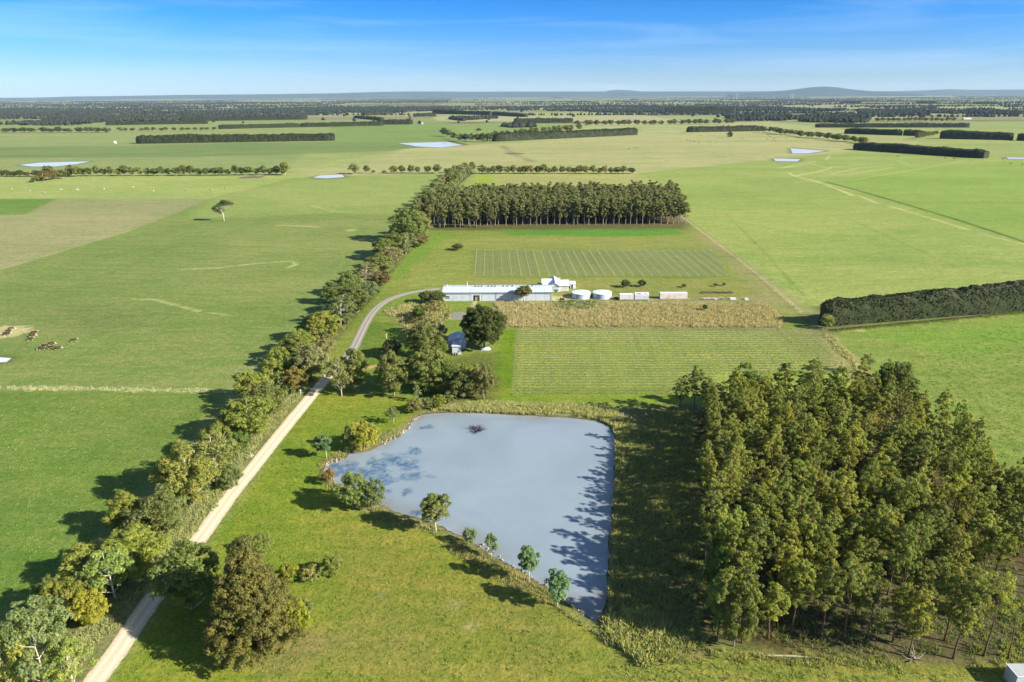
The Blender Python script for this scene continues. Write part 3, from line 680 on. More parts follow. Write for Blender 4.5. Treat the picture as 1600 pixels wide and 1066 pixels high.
for k, u, v, vt, wp, c, lab, nm in NEAR:
    ptree(k, u, v, vt, wp*1.24, c, lab, name=nm, cat='bush' if nm == 'wattle_bush' else 'tree', group=HG, rnd=R)
FP = [(40,1050),(110,985),(160,935),(215,885),(262,828),(312,776),(350,742),(385,700),(412,664),(440,630),(470,606),(495,570),(515,548),(540,508),(560,490),(590,462),(612,430),(632,400),(655,380)]
fk = 0
for i in range(len(FP)-1):
    for _ in range(6):
        t = R.random(); off = R.uniform(-46, 2)*(1-i/len(FP)*.62); u = FP[i][0]+(FP[i+1][0]-FP[i][0])*t+off; v = FP[i][1]+(FP[i+1][1]-FP[i][1])*t+off*.12; fk += 1
        x, y = G(u, v); tree(R.choice(['shrub', 'acacia', 'shrub']), x, y, R.uniform(1.8, 5.0), R.uniform(3.2, 6.4), R.choice([GREYG, GREYB, OLIVE, MIDG, (0.15,0.13,0.08)]),
             '%s low shrub filling the gaps under the roadside tree row, counted from the photo bottom' % nth(fk), cat='bush', name='understory_shrub', group='low shrubs under the roadside tree row', rnd=R)
# upper end of the row: runs beside the far plantation
ord_ = 0
path = [(662,345),(672,328),(684,312),(695,298),(706,288),(715,279),(726,272),(738,267)]
PW = [G(*p) for p in path]
for i in range(len(PW)-1):
    (x0, y0), (x1, y1) = PW[i], PW[i+1]; L_ = math.hypot(x1-x0, y1-y0); n = max(1, int(L_/11))
    for j in range(n):
        for side in (-6, 5):
            t = (j+R.random()*.6)/n; x = x0+(x1-x0)*t+side+R.uniform(-2, 2); y = y0+(y1-y0)*t+R.uniform(-3, 3); ord_ += 1
            tree('round_far', x, y, R.uniform(9, 14), R.uniform(10, 13.5), R.choice([OLIVE, GREYG, GREYB, GREYG]),
                 '%s gum up the %s side of the row edging the far plantation on its left' % (nth((ord_+1)//2), 'paddock' if side < 0 else 'plantation'), group='gums along the left edge of the far plantation', rnd=R)

# ---- trees of the homestead, the pond shore and the lawn
HT = [
 ('dense', 757,545,477,66,(0.052,0.066,0.030),'big dense dark round tree right of the small tin cottage','tree'),
 ('gum_round', 660,562,502,54,OLIVE,'olive gum with slanting crown left of the tin cottage','gum_tree'),
 ('gum_round', 671,612,538,62,(0.125,0.135,0.06),'largest olive gum in the homestead clump, below the cottage','gum_tree'),
 ('gum_round', 616,619,546,52,(0.11,0.12,0.055),'bushy olive gum left of the homestead clump, by the sandy clearing','gum_tree'),
 ('gum_round', 756,624,561,40,GREYB,'thin grey-brown gum with visible trunk at the right end of the homestead clump','gum_tree'),
 ('gum_round', 724,622,574,46,(0.075,0.085,0.05),'dark grey gum second from the right in the homestead clump','gum_tree'),
 ('gum_round', 699,615,560,38,MIDG,'dark green gum between the largest olive gum and the dark grey gum','gum_tree'),
 ('gum_round', 645,600,556,34,MIDG,'dark gum at the back of the homestead clump beside the sandy clearing','gum_tree'),
 ('gum_round', 690,556,526,22,BRG,'small green gum touching the left side of the tin cottage','gum_tree'),
 ('acacia', 724,592,566,34,YOLIVE,'yellow-green bush in front of the tin cottage','bush'),
 ('gum_round', 681,582,545,32,OLIVE,'olive gum just below left of the tin cottage','gum_tree'),
 ('acacia', 612,558,530,32,(0.05,0.048,0.032),'dark brown-green bush on the lawn left of the homestead','bush'),
 ('wispy', 671,524,484,36,GREYB,'grey-brown thicket tree above the slanting olive gum','thicket_tree'),
 ('wispy', 690,508,470,38,(0.15,0.135,0.09),'bare-looking tan-grey tree left of the gravel patch','thicket_tree'),
 ('wispy', 656,530,500,30,(0.14,0.13,0.085),'low tan-grey tree at the edge of the driveway lawn','thicket_tree'),
 ('acacia', 655,497,476,24,MIDG,'dark small tree above the driveway lawn','bush'),
 ('wispy', 684,540,500,34,GREYB,'grey leaning tree between the thicket and the tin cottage','thicket_tree'),
 ('wispy', 676,494,468,30,(0.16,0.14,0.09),'tan scrubby tree below the dark shrubs at the shed corner','thicket_tree'),
 ('acacia', 666,473,453,24,MIDG,'dark shrub left of the long shed, farther from its corner','shrub'),
 ('acacia', 684,474,454,26,(0.07,0.08,0.04),'dark shrub hugging the left corner of the long shed','shrub'),
 ('sapling', 819,471,443,26,(0.085,0.09,0.05),'lone tree standing in front of the long shed wall','gum_tree'),
 ('wispy', 534,619,556,44,GREYB,'thin tree with pale trunk on the lawn right of the dirt road','gum_tree'),
 ('gum_round', 553,608,540,46,OLIVE,'tall olive gum with white trunk beside the road, left of the homestead','gum_tree'),
 ('shrub', 700,630,612,22,GREYG,'grey shrub on the pond bank under the homestead clump','shrub'),
 ('acacia', 684,638,616,24,YOLIVE,'yellow-green shrub on the north-west pond bank','shrub'),
 ('acacia', 665,640,620,26,GREYG,'grey-green shrub on the pond bank left of the yellow-green shrub','shrub'),
 ('acacia', 648,645,622,26,GREYB,'greyish shrub nearest the rocky north-west shore','shrub'),
 ('wispy', 652,628,600,14,GREYG,'slim grey sapling behind the bank shrubs','sapling'),
 ('wispy', 615,661,632,22,GREYG,'small gum bush standing alone on the lawn above the rocky shore','gum_tree'),
 ('acacia', 569,702,656,50,(0.17,0.165,0.05),'yellow-topped bush on the western shore of the pond','bush'),
 ('shrub', 548,704,664,28,GREYG,'grey half of the bush clump on the western shore','bush'),
 ('sapling', 510,716,677,28,(0.085,0.125,0.09),'small gum with thin white stem at the western tip of the pond','gum_tree'),
 ('acacia', 552,794,740,58,(0.105,0.125,0.065),'big bright grey-green bush on the pond shore, lower left','bush'),
 ('acacia', 585,796,748,36,(0.10,0.125,0.065),'smaller bright green bush joined to the right of the big shore bush','bush'),
 ('shrub', 515,756,734,22,(0.13,0.1,0.06),'low brown dead-looking shrub at the western tip of the pond','shrub'),
 ('sapling', 681,831,770,50,(0.11,0.125,0.07),'largest of the young gums along the lower shore of the pond','gum_tree'),
 ('shrub', 734,851,826,22,(0.09,0.125,0.095),'smallest blue-green bush on the lower pond shore','bush'),
 ('sapling', 768,871,829,20,(0.085,0.12,0.09),'slender blue-green gum sapling between the small bush and the taller sapling','gum_sapling'),
 ('sapling', 826,908,846,36,(0.085,0.122,0.092),'tall blue-green gum sapling on the lower pond shore','gum_sapling'),
 ('sapling', 871,948,890,39,(0.082,0.122,0.092),'blue-green gum sapling nearest the pond\'s lower corner','gum_sapling'),
 ('gum_round', 300,950,846,94,(0.085,0.102,0.045),'spreading green tree overhanging the dirt road','gum_tree'),
 ('acacia', 520,899,868,36,(0.15,0.16,0.06),'olive bush on the near lawn right of the big brown-olive tree','bush'),
 ('shrub', 487,910,884,32,(0.155,0.15,0.08),'paler low bush left of the olive lawn bush','bush'),
 ('acacia', 410,868,836,40,(0.15,0.16,0.07),'pale olive bush behind the top of the big brown-olive tree','bush'),
 ('acacia', 467,1000,940,46,(0.145,0.158,0.032),'bright yellow-green bush peeping from behind the right side of the big brown-olive tree','bush'),
 ('acacia', 452,910,880,34,(0.135,0.145,0.04),'small yellow-green bush higher up the right side of the big brown-olive tree','bush'),
 ('shrub', 478,960,936,28,(0.14,0.14,0.07),'small pale bush right of the yellow-green bush','bush'),
 ('acacia', 715,391,380,18,(0.08,0.08,0.045),'dark bush alone on the grass above the driveway','bush'),
 ('acacia', 976,449,437,15,(0.04,0.055,0.04),'dark round bush left of its twin, above the water tanks','bush'),
 ('acacia', 1003,448,437,14,(0.04,0.055,0.04),'dark round bush right of its twin, above the white cargo boxes','bush'),
 ('shrub', 1068,449,443,8,DKG,'tiny dark bush, left of the three small ones behind the long container','shrub'),
 ('shrub', 1118,448,442,7,DKG,'tiny dark bush, middle of the three small ones behind the long container','shrub'),
 ('shrub', 1131,447,442,6,DKG,'tiny dark bush, right of the three small ones behind the long container','shrub'),
 ('shrub', 1101,486,475,9,DKG,'small dark sapling alone on the tan grass bank','shrub'),
 ('acacia', 1291,514,490,22,(0.15,0.15,0.10),'pale grey bush at the end of the near cypress hedge','bush'),
 ('wispy', 1352,584,549,20,GREYG,'leaning grey gum at the fence behind the right plantation','gum_tree')]
for k, u, v, vt, wp, c, lab, nm in HT:
    cat = 'tree' if nm in ('tree', 'gum_tree', 'thicket_tree', 'gum_sapling', 'sapling') else 'bush'
    ptree(k, u, v, vt, wp*1.16, c, lab, name=nm, cat=cat, rnd=R, group='young gums along the lower shore of the pond' if v > 825 and 670 < u < 880 else None)

# the big brown-olive tree of the near lawn: a tall cone with a smaller crown behind
LIB['cone'] = [make_tree(900, 16, 14.5, shell=.62, base=0.01, nclump=230, crad=1.15, nleaf=300, leaf=0.15, nlimb=3, shape='cone', trunk_r=.45, bark=BARKR), make_tree(901, 13, 9, shell=.6, base=0.04, nclump=120, crad=1.0, nleaf=240, leaf=0.15, nlimb=3, shape='cone', trunk_r=.3, bark=BARKR)]
ptree('cone', 408, 1012, 856, 176, (0.082,0.080,0.032), 'big cone-shaped brown-olive tree on the near lawn', name='conical_tree', rnd=R)
ptree('cone', 392, 958, 838, 104, (0.082,0.080,0.034), 'smaller brown-olive crown rising behind the big cone-shaped tree', name='conical_tree', rnd=R)

# the lone umbrella tree in the left paddock
def lone_tree():
    x, y = G(350, 346); h = hgt(350, 346, 314); rng = np.random.RandomState(5); rnd = random.Random(5)
    r = empty('umbrella_tree', (x, y, 0)); tag(r, 'lone flat-topped tree with a bare white trunk in the left paddock', 'tree')
    C = [(a+1.6, b, c) for a, b, c in [(-7, 0, h*.55), (-5, 1, h*.5), (-8.5, 0, h*.62), (-6, -1, h*.7), (-4, 0, h*.78), (-2, 1, h*.86), (0, 0, h*.93), (2, -1, h*.92), (4, 0, h*.88), (5.6, 1, h*.84), (-3, -1, h*.62), (1, 1, h*.86), (-3.8, 1, h*.42)]]
    V, Fq = leaf_cloud(np.array(C), 1.15*np.array([1.7, 1.4, 1.2, 1.6, 1.7, 1.9, 2.0, 2.0, 1.8, 1.3, 1.1, 1.5, .9]), 170, 0.34, rng, 0.85)
    c = link('crown', np_mesh('crown', V, Fq, [MF]), r); c.color = (0.05, 0.048, 0.03, 1)
    mb = MB(); mb.tube([(0, 0, -.3), (.2, 0, h*.25), (-.2, 0, h*.5)], [.4, .33, .28], 7)
    for t in C: mb.tube([(-.2, 0, h*.45+rnd.uniform(-1, .5)), (t[0]*.5, t[1]*.5, t[2]*.5+h*.25), (t[0], t[1], t[2]-.4)], [.26, .18, .07], 5)
    mb.build('trunk', BARKW, r, True)
lone_tree()
ptree('round_far', 1140, 216, 205, 11, (0.05,0.065,0.04), 'lone dark tree among the cattle on the far tan paddock', name='paddock_tree', rnd=R)

# ---- plantations
def fill_rows(poly_px, sp_row, sp_in, kinds, hr, wr, colors, where, name, group, maxn, jit=1.0, skip=None, seed=3, dens=None, first=0):
    P = gpoly(poly_px); r = random.Random(seed); x0, y0 = P.min(0); x1, y1 = P.max(0); rows = []
    y = y0+.5; 
    while y < y1:
        row = []; x = x0+r.uniform(0, sp_in)
        while x < x1:
            px, py = x+r.uniform(-jit, jit), y+r.uniform(-jit, jit)
            if sdist(P, np.array([[px]]), np.array([[py]]))[0, 0] < 0 and (dens is None or r.random() < dens(px, py)): row.append((px, py))
            x += sp_in
        if row: rows.append(row)
        y += sp_row
    n = 0
    for i, row in enumerate(rows):
        for j, (px, py) in enumerate(sorted(row)):
            if n >= maxn: return n
            kind = kinds(px, py, r); c = colors(px, py, r)
            tree(kind, px, py, r.uniform(*hr), r.uniform(*wr), c, 'gum %s from left, %s row, %s' % (nth(j+1), nth(i+1), where), name=name, group=group, rnd=r); n += 1
    return n
n1 = fill_rows([(1092,655),(1392,640),(1600,815),(1740,985),(1560,1035),(1300,1022),(1112,1005),(1092,820)], 4.9, 4.25,
     lambda x, y, r: 'gum_open' if (y < 106 and x > 70 and r.random() < .7) or r.random() < .08 else 'gum_tall', (12.5, 19), (4.6, 6.8),
     lambda x, y, r: r.choice([(0.138,0.138,0.052),(0.148,0.146,0.052),(0.122,0.128,0.055),(0.155,0.150,0.055),(0.13,0.132,0.06),(0.138,0.145,0.05),(0.115,0.122,0.05)]),
     'pond-side plantation', 'plantation_gum', 'gum trees of the plantation beside the pond', 300, 1.1, seed=4,
     dens=lambda x, y: .72 if (y < 104 and x > 74) else .96)
# taller dark gums along its back edge and left edge
for i, (u, v, vt, wp, c) in enumerate([(1083,655,566,46,MIDG),(1062,640,584,32,MIDG),(1158,640,560,52,MIDG),(1186,650,580,34,OLIVE),(1218,640,560,40,MIDG),(1262,640,556,48,MIDG),(1288,650,578,34,OLIVE),(1385,650,554,62,(0.075,0.085,0.045)),(1410,665,582,40,MIDG),(1340,650,592,30,OLIVE),(1120,668,600,40,GREYG),(1570,830,728,52,MIDG),(1105,760,690,44,GREYG),(1110,830,740,48,GREYB),(1120,900,800,50,GREYG),(1118,950,850,56,MIDG),(1146,1010,915,60,OLIVE),(1125,985,890,56,OLIVE)]):
    ptree('gum_tall' if wp < 50 else 'gum_round', u, v, vt, wp, c, '%s taller dark gum around the pond-side plantation, from the back left corner' % nth(i+1), name='plantation_gum', group='edge gums of the plantation beside the pond', rnd=R)
FARC = lambda x, y, r: r.choice([(0.12,0.12,0.068),(0.13,0.125,0.078),(0.10,0.105,0.06),(0.145,0.132,0.082)])
n2 = fill_rows([(668,357),(1072,354),(1069,352),(669,354.5)], 30, 3.6, lambda x, y, r: 'gum_far', (16, 20.5), (5.8, 7.6), FARC, 'far plantation', 'plantation_gum', 'gum trees of the far plantation', 70, .5, seed=9)
def tree_mass(name, pts, kind, hr, wr, color, label, seed):
    rnd = random.Random(seed); Vs = []; Qs = []; mi = []; off = 0; cache = {}
    for k, (x, y) in enumerate(pts):
        p = rnd.choice(LIB[kind]); key = id(p)
        if key not in cache:
            v = np.zeros(len(p.crown.vertices)*3, np.float32); p.crown.vertices.foreach_get('co', v)
            t = [tuple(q.co) for q in p.trunk.vertices]; tf = [tuple(f.vertices) for f in p.trunk.polygons if len(f.vertices) == 4]
            cache[key] = (v.reshape(-1, 3), np.array(t), np.array(tf))
        cv, tv, tf = cache[key]; a = rnd.uniform(0, 6.28); sx = rnd.uniform(*wr)/p.w; sz = rnd.uniform(*hr)/p.h; R_ = np.array([[math.cos(a), -math.sin(a)], [math.sin(a), math.cos(a)]])
        for v, q, m in ((cv, np.arange(len(cv)).reshape(-1, 4), 0), (tv, tf, 1)):
            w_ = v.copy(); w_[:, :2] = (v[:, :2]*sx)@R_.T; w_[:, 2] *= sz; w_ += np.array([x, y, 0]); Vs.append(w_); Qs.append(q+off); off += len(v); mi.append(np.full(len(q), m))
    o = link(name, np_mesh(name, np.concatenate(Vs), [np.concatenate(Qs)], [MF, BARK], np.concatenate(mi))); o.color = lc(color); tag(o, label, 'plantation', kind='stuff')
_P = gpoly([(668,353.5),(1072,351),(1050,318),(800,321),(690,325)]); _r = random.Random(12); _pts = []
yy = _P[:, 1].min()+3
while yy < _P[:, 1].max():
    xx = _P[:, 0].min()
    while xx < _P[:, 0].max():
        q = (xx+_r.uniform(-1.4, 1.4), yy+_r.uniform(-1.2, 1.2))
        if sdist(_P, np.array([[q[0]]]), np.array([[q[1]]]))[0, 0] < 0: _pts.append(q)
        xx += 4.3
    yy += 6.5
tree_mass('plantation_gums', _pts, 'gum_far', (16, 22), (6.0, 8.0), (0.12, 0.12, 0.078), 'dense mass of tall gums filling the far plantation behind its front row', 3)
ptree('gum_far', 868, 335, 283, 14, (0.075,0.085,0.045), 'tallest gum poking above the middle of the far plantation', name='plantation_gum', group='gum trees of the far plantation', rnd=R)
print('plantations', n1, n2)

# ---- rows of paddock trees
def tree_row(pts, group, where, kinds='round_far', colors=(OLIVE,)):
    for i, (u, v, vt, wp) in enumerate(sorted(pts)):
        c = colors[i % len(colors)]
        ptree(kinds, u, v, vt, wp, c, '%s tree from the left in the %s' % (nth(i+1), where), name='paddock_tree', group=group, rnd=R)
rr = random.Random(21)
row = [(112,275,257,15),(120,276,258,16)]; u = 128
while u < 455:
    hp = 276-rr.uniform(13, 19); row.append((u, 275.5-(u-128)*.006, hp, rr.uniform(12, 19))); u += rr.uniform(9, 13)
row.append((446,274,252,20))
tree_row(row, 'trees in the row below the left pond', 'straight tree row below the left pond', colors=((0.085,0.095,0.045),(0.10,0.11,0.05),(0.075,0.085,0.045)))
tree_row([(22+i*11+rr.uniform(-3,3), 276, 268-rr.uniform(0,3), 16) for i in range(-3, 9)], 'low trees at the left end of the row', 'low dark clump left of the straight tree row', colors=((0.06,0.07,0.035),(0.09,0.075,0.05)))
tree_row([(68,283,268,24),(84,281,262,22),(98,279,264,20),(56,285,274,14),(76,272,258,20),(108,276,262,16)], 'bushy trees below the left pond', 'olive bushy clump in front of the left pond', colors=((0.10,0.11,0.045),(0.12,0.09,0.055)))
tree_row([(553,272,255,21),(573,271,258,13),(583,271,265,8),(600,271,266,8),(615,271,258,16),(628,271,258,14),(642,271,256,16),(652,271,260,12),(668,271,258,14),(684,271,256,18),(697,270,262,12),(711,270,262,12)], 'trees in the short row left of the far plantation', 'short tree row above the left paddock', colors=(GREYG, OLIVE, (0.085,0.095,0.045)))
row = []; u = 752
while u < 992: row.append((u, 271.5, 271-rr.uniform(9, 15), rr.uniform(12, 18))); u += rr.uniform(8, 12)
tree_row(row, 'trees in the row behind the far plantation', 'tree row behind the far plantation', colors=((0.085,0.095,0.045),OLIVE,GREYB))
tree_row([(8+i*14.5+rr.uniform(-3,3), 207.3, 199+rr.uniform(-1.5,1), 17) for i in range(12)], 'dark trees in the upper left row', 'dark row at the upper left', colors=((0.05,0.065,0.045),))
tree_row([(188+i*10.5+rr.uniform(-3,3), 205.5-i*.15, 199.5+rr.uniform(-1.5,1)-i*.12, 10) for i in range(15)], 'sparse trees in the upper left row', 'sparse row beyond the upper left paddock', colors=((0.07,0.08,0.05),(0.09,0.075,0.05)))
tree_row([(693,213,199,15),(701,214,201,13),(709,218,206,13),(718,221,208,14),(727,221,208,14),(736,221,207,14),(745,222,208,14),(754,222,207,15),(763,222,208,15),(748,206,200,10)], 'dark trees by the middle pond', 'dark clump beside the middle pond', colors=((0.045,0.06,0.04),(0.055,0.07,0.045)))
tree_row([(768+i*9+rr.uniform(-3,3), 219-i*.95+rr.uniform(-1,1), 205-i*.85+rr.uniform(-1,1), 13) for i in range(16)], 'grey trees beside the dark middle hedge', 'grey belt behind the dark middle hedge', colors=((0.10,0.10,0.06),(0.09,0.10,0.055)))
tree_row([(905+i*10+rr.uniform(-3,3), 197-i*.12, 188-i*.1+rr.uniform(-1.5,1), 12) for i in range(25)], 'grey trees in the far middle belt', 'long grey belt across the far middle', colors=((0.08,0.085,0.055),(0.06,0.07,0.05)))
tree_row([(1196+i*6.5+rr.uniform(-3,3), 207+i*.75+rr.uniform(-1,1), 197+i*.7+rr.uniform(-1,1), 14) for i in range(25)], 'olive trees in the belt right of the lone tree', 'olive belt running down to the right-hand dark hedge', colors=((0.095,0.10,0.05),(0.075,0.085,0.045)))
tree_row([(1432+i*6+rr.uniform(-2,2), 218-i*1.3, 205+rr.uniform(-1,1), 11) for i in range(6)], 'grey trees breaking the right-hand hedges', 'grey belt between the right-hand hedges', colors=((0.10,0.10,0.07),))
tree_row([(1370+i*8.5, 190-i*.05, 183+rr.uniform(-1,1), 10) for i in range(15)], 'far right grey trees', 'far grey belt above the right-hand hedges', colors=((0.07,0.075,0.055),))

# ---- clipped windbreak hedges of cypress
HEDGE = foliage_mat('cypress_leaves', 0.7, 0.08, (1.25, 1.12, .75))
def hedge(px0, px1, vt0, vt1, depth, label, color=(0.026,0.036,0.018), leaf=None, wob=1.0, near=False):
    (x0, y0), (x1, y1) = G(*px0), G(*px1); h0 = hgt(*px0, vt0); h1 = hgt(*px1, vt1)
    # the top seen is the far shoulder, a little lower than the height measured in the front plane
    L_ = math.hypot(x1-x0, y1-y0); dx, dy = (x1-x0)/L_, (y1-y0)/L_; nx, ny = -dy, dx
    if ny < 0: nx, ny = -nx, -ny
    D = (y0+y1)/2; lf = leaf or max(0.3, D/700*0.55)
    rng = np.random.RandomState(int(abs(x0)) % 9999); core = []
    k = max(10, int(L_/max(1.2, lf*2.5))); m = 9; ang = np.linspace(0, math.pi, m)
    S = np.linspace(0, L_, k); V = []
    for s in S:
        t = s/L_; hh = (h0+(h1-h0)*t)*(0.84+0.16*vnoise(np.array(s/9.0), np.array(x0))*wob+.16*vnoise(np.array(s/38.0), np.array(y0))); e = min(1, (min(s, L_-s)+.5)/(depth*.5)) ** .5
        for a in ang:
            r_ = 1+0.08*(vnoise(np.array(s/2.5+a*3), np.array(a*5+y0))-.5)*2
            ca, sa = math.cos(a), math.sin(a)
            w_ = depth/2*np.sign(-ca)*abs(ca)**.55*r_*(.55+.45*e); z_ = hh*abs(sa)**.5*r_*(.8+.2*e)
            cx_, cy_ = x0+dx*s+nx*(depth/2+w_), y0+dy*s+ny*(depth/2+w_); V.append((cx_, cy_, z_-.1))
    V = np.array(V); i = np.arange(k*m).reshape(k, m)
    q = np.stack([i[:-1, :-1], i[1:, :-1], i[1:, 1:], i[:-1, 1:]], -1).reshape(-1, 4)
    # leafy sprays over the surface
    area = L_*(h0+h1+depth); n = int(min(60000, area/(lf*lf)*(.9 if near else 0.7)))
    qi = rng.randint(0, len(q), n); a = rng.rand(n, 1); b = rng.rand(n, 1)
    A, B, C_, D_ = (V[q[qi, j]] for j in range(4))
    P = A*(1-a)*(1-b)+B*a*(1-b)+C_*a*b+D_*(1-a)*b
    nr = np.cross(B-A, D_-A); nr /= np.linalg.norm(nr, axis=1)[:, None]+1e-9
    cen = V.mean(0); 
    mid = np.array([x0, y0, 0])+np.array([dx, dy, 0])*((P-np.array([x0, y0, 0]))@np.array([dx, dy, 0]))[:, None]+np.array([nx*depth/2, ny*depth/2, 2.0])
    nr *= np.sign(((P-mid)*nr).sum(1))[:, None]
    clump = (fbm(P[:, 0]*.35+P[:, 2]*.5, P[:, 1]*.35+P[:, 2]*.3, 3)-.5)*lf*3.2
    P = P+nr*(rng.rand(n, 1)*lf*.5+clump[:, None]+lf*.25)
    nn = nr+rng.normal(size=(n, 3))*.75+np.array([0, 0, .4]); nn /= np.linalg.norm(nn, axis=1)[:, None]
    t1 = np.cross(nn, rng.normal(size=(n, 3))); t1 /= np.linalg.norm(t1, axis=1)[:, None]; t2 = np.cross(nn, t1)
    sz = lf*(.5+.6*rng.rand(n, 1)); t1 *= sz; t2 *= sz*.6
    LV = np.stack([P-t1, P-t2, P+t1, P+t2], 1).reshape(-1, 3)
    # flat ends
    caps = [[i[0, j] for j in range(m)], [i[-1, j] for j in range(m-1, -1, -1)]]
    me = np_mesh('cypress_hedge', np.concatenate([V, LV]), [q, np.array(caps), len(V)+np.arange(n*4).reshape(-1, 4)], [HEDGE])
    o = link('cypress_hedge', me); o.color = lc(color); tag(o, label, 'hedge', 'dark clipped cypress windbreak hedges'); return o
hedge((1290,511),(1720,476), 472, 434, 5.5, 'nearest dark green cypress hedge, entering from the right edge below the big paddock', color=(0.027,0.040,0.015), leaf=.42, near=True)
for a, b, v0, v1, d, lab in (
  ((212,225),(523,220),213,209,22,'long black-green hedge alone in the upper left paddock, above the left pond'),
  ((342,202),(470,199),196,193,18,'dark hedge end behind the lone upper left hedge'),
  ((470,199),(600,196.5),193,190,18,'right-hand stretch of the dark hedge behind the lone upper left hedge'),
  ((165,196),(325,193.5),191.5,188,18,'low dark hedge at the foot of the left-hand woods'),
  ((280,190),(480,187),184.5,183,18,'thin far hedge in front of the left-hand woods'),
  ((552,184.5),(594,188.5),181.5,184,16,'short slanting hedge above the green middle paddock'),
  ((590,195),(645,194.5),188,187,18,'short dark hedge at the left edge of the green middle paddock'),
  ((571,181),(610,178.5),175.5,173.5,16,'tiny hedge far above the green middle paddock'),
  ((776,221.5),(998,211),209,200.5,20,'long slanting dark hedge right of the middle pond'),
  ((647,182.5),(682,182),177.5,176.5,18,'left end of the staggered far middle hedges'),
  ((675,178),(765,180),171.5,174.5,18,'middle of the staggered far middle hedges'),
  ((768,180.5),(820,183),175,178,18,'right end of the staggered far middle hedges'),
  ((804,193),(896,192),186,185,18,'dark hedge just above the grey tree belt in the middle'),
  ((1077,207),(1196,205),198.5,197,20,'dark hedge left of and above the lone dark tree'),
  ((1330,234),(1534,248),222,236,22,'long dark hedge slanting across the right-hand paddocks'),
  ((1276,199.5),(1516,199.5),194,192.5,18,'far right hedge behind the gap-toothed ones'),
  ((1318,209),(1406,212),201,203,18,'dark hedge left of the gap in the right-hand hedges'),
  ((1410,212),(1442,213),203,204,18,'stub of hedge right of the gap in the right-hand hedges'),
  ((1468,217),(1583,219.5),204,208,20,'bushy dark hedge at the right, ending near the photo edge'),
  ((1588,220),(1660,222),209,210,20,'hedge cut off by the right edge of the photo'),
  ((1040,178),(1150,177.5),168.5,168,20,'far dark hedge above the centre-right woods'),
  ((1316,161.5),(1347,161.5),157.8,157.8,30,'very far hedge under the broad hill, left one'),
  ((1430,161.8),(1463,162),158.3,158.4,30,'very far hedge right of the broad hill, middle one'),
  ((1524,163),(1560,163),159,159,30,'very far hedge near the right edge, last one')):
    hedge(a, b, v0, v1, d, lab)

# ---- far-off woods that read as one mass
def blobs(name, pts, hr, color, label, squash=1.0, seed=1):
    rng = np.random.RandomState(seed); N = len(pts); pts = np.asarray(pts)
    base = np.array([[1,0,.35],[.5,.87,.45],[-.5,.87,.35],[-1,0,.45],[-.5,-.87,.35],[.5,-.87,.45],[.35,.1,.9],[-.3,.3,1.0],[-.1,-.4,.85],[.8,0,-.05],[-.8,0,-.05],[0,.8,-.05],[0,-.8,-.05]])
    tri = np.array([[0,1,6],[1,2,7],[2,3,7],[3,4,8],[4,5,8],[5,0,6],[6,7,8],[1,7,6],[3,8,7],[5,6,8],[0,9,1],[1,11,2],[2,11,3],[3,10,4],[4,12,5],[5,12,0],[0,12,9],[1,9,11],[3,11,10],[4,10,12]])
    h = rng.uniform(*hr, N); w = h*rng.uniform(.45, .8, N)
    B = base[None]*(1+.25*rng.normal(size=(N, 13, 3)).clip(-1, 1)*np.array([1, 1, .6])); a = rng.rand(N)*6.28; ca, sa = np.cos(a)[:, None], np.sin(a)[:, None]
    X = B[..., 0]*ca-B[..., 1]*sa; Y = B[..., 0]*sa+B[..., 1]*ca
    V = np.stack([X*w[:, None]+pts[:, :1], Y*w[:, None]+pts[:, 1:2], B[..., 2]*h[:, None]], -1).reshape(-1, 3)
    Fq = (tri[None]+(np.arange(N)*13)[:, None, None]).reshape(-1, 3)
    o = link(name, np_mesh(name, V, Fq, [WOODM])); o.color = lc(color); tag(o, label, 'woodland', kind='stuff'); return o
WOODM, nt, b = mat('woodland_leaves', 0.9, 0.05)
geo = nd(nt, 'ShaderNodeNewGeometry'); oi = nd(nt, 'ShaderNodeObjectInfo'); nn_ = noise(nt, geo.outputs['Position'], .012, 4, .6); n3_ = noise(nt, geo.outputs['Position'], .12, 3, .6)
c_ = mixc_(nt, mrange(nt, nn_.outputs[0], .35, .65, 0, 1), mixc_(nt, 1.0, oi.outputs['Color'], (.42, .5, .56), 'MULTIPLY'), mixc_(nt, 1.0, oi.outputs['Color'], (.85, .8, .75), 'MULTIPLY'))
c_ = mixc_(nt, mrange(nt, n3_.outputs[0], .3, .7, 0, 1), mixc_(nt, 1.0, c_, (.7, .7, .7), 'MULTIPLY'), mixc_(nt, 1.0, c_, (1.3, 1.3, 1.3), 'MULTIPLY'))
nt.links.new(c_, b.inputs['Base Color'])
def scatter_px(poly, n, rng, thr=.46):
    P = gpoly(poly); x0, y0 = P.min(0); x1, y1 = P.max(0); out = np.zeros((0, 2))
    while len(out) < n:
        q = np.stack([rng.uniform(x0, x1, n*2), rng.uniform(y0, y1, n*2)], 1)
        keep = (sdist(P, q[:, 0], q[:, 1]) < 0) & (fbm(q[:, 0]/(P[:, 1].mean()*.16), q[:, 1]/(P[:, 1].mean()*.13), 3) > thr); out = np.concatenate([out, q[keep]])
    return out[:n]
rg = np.random.RandomState(31)
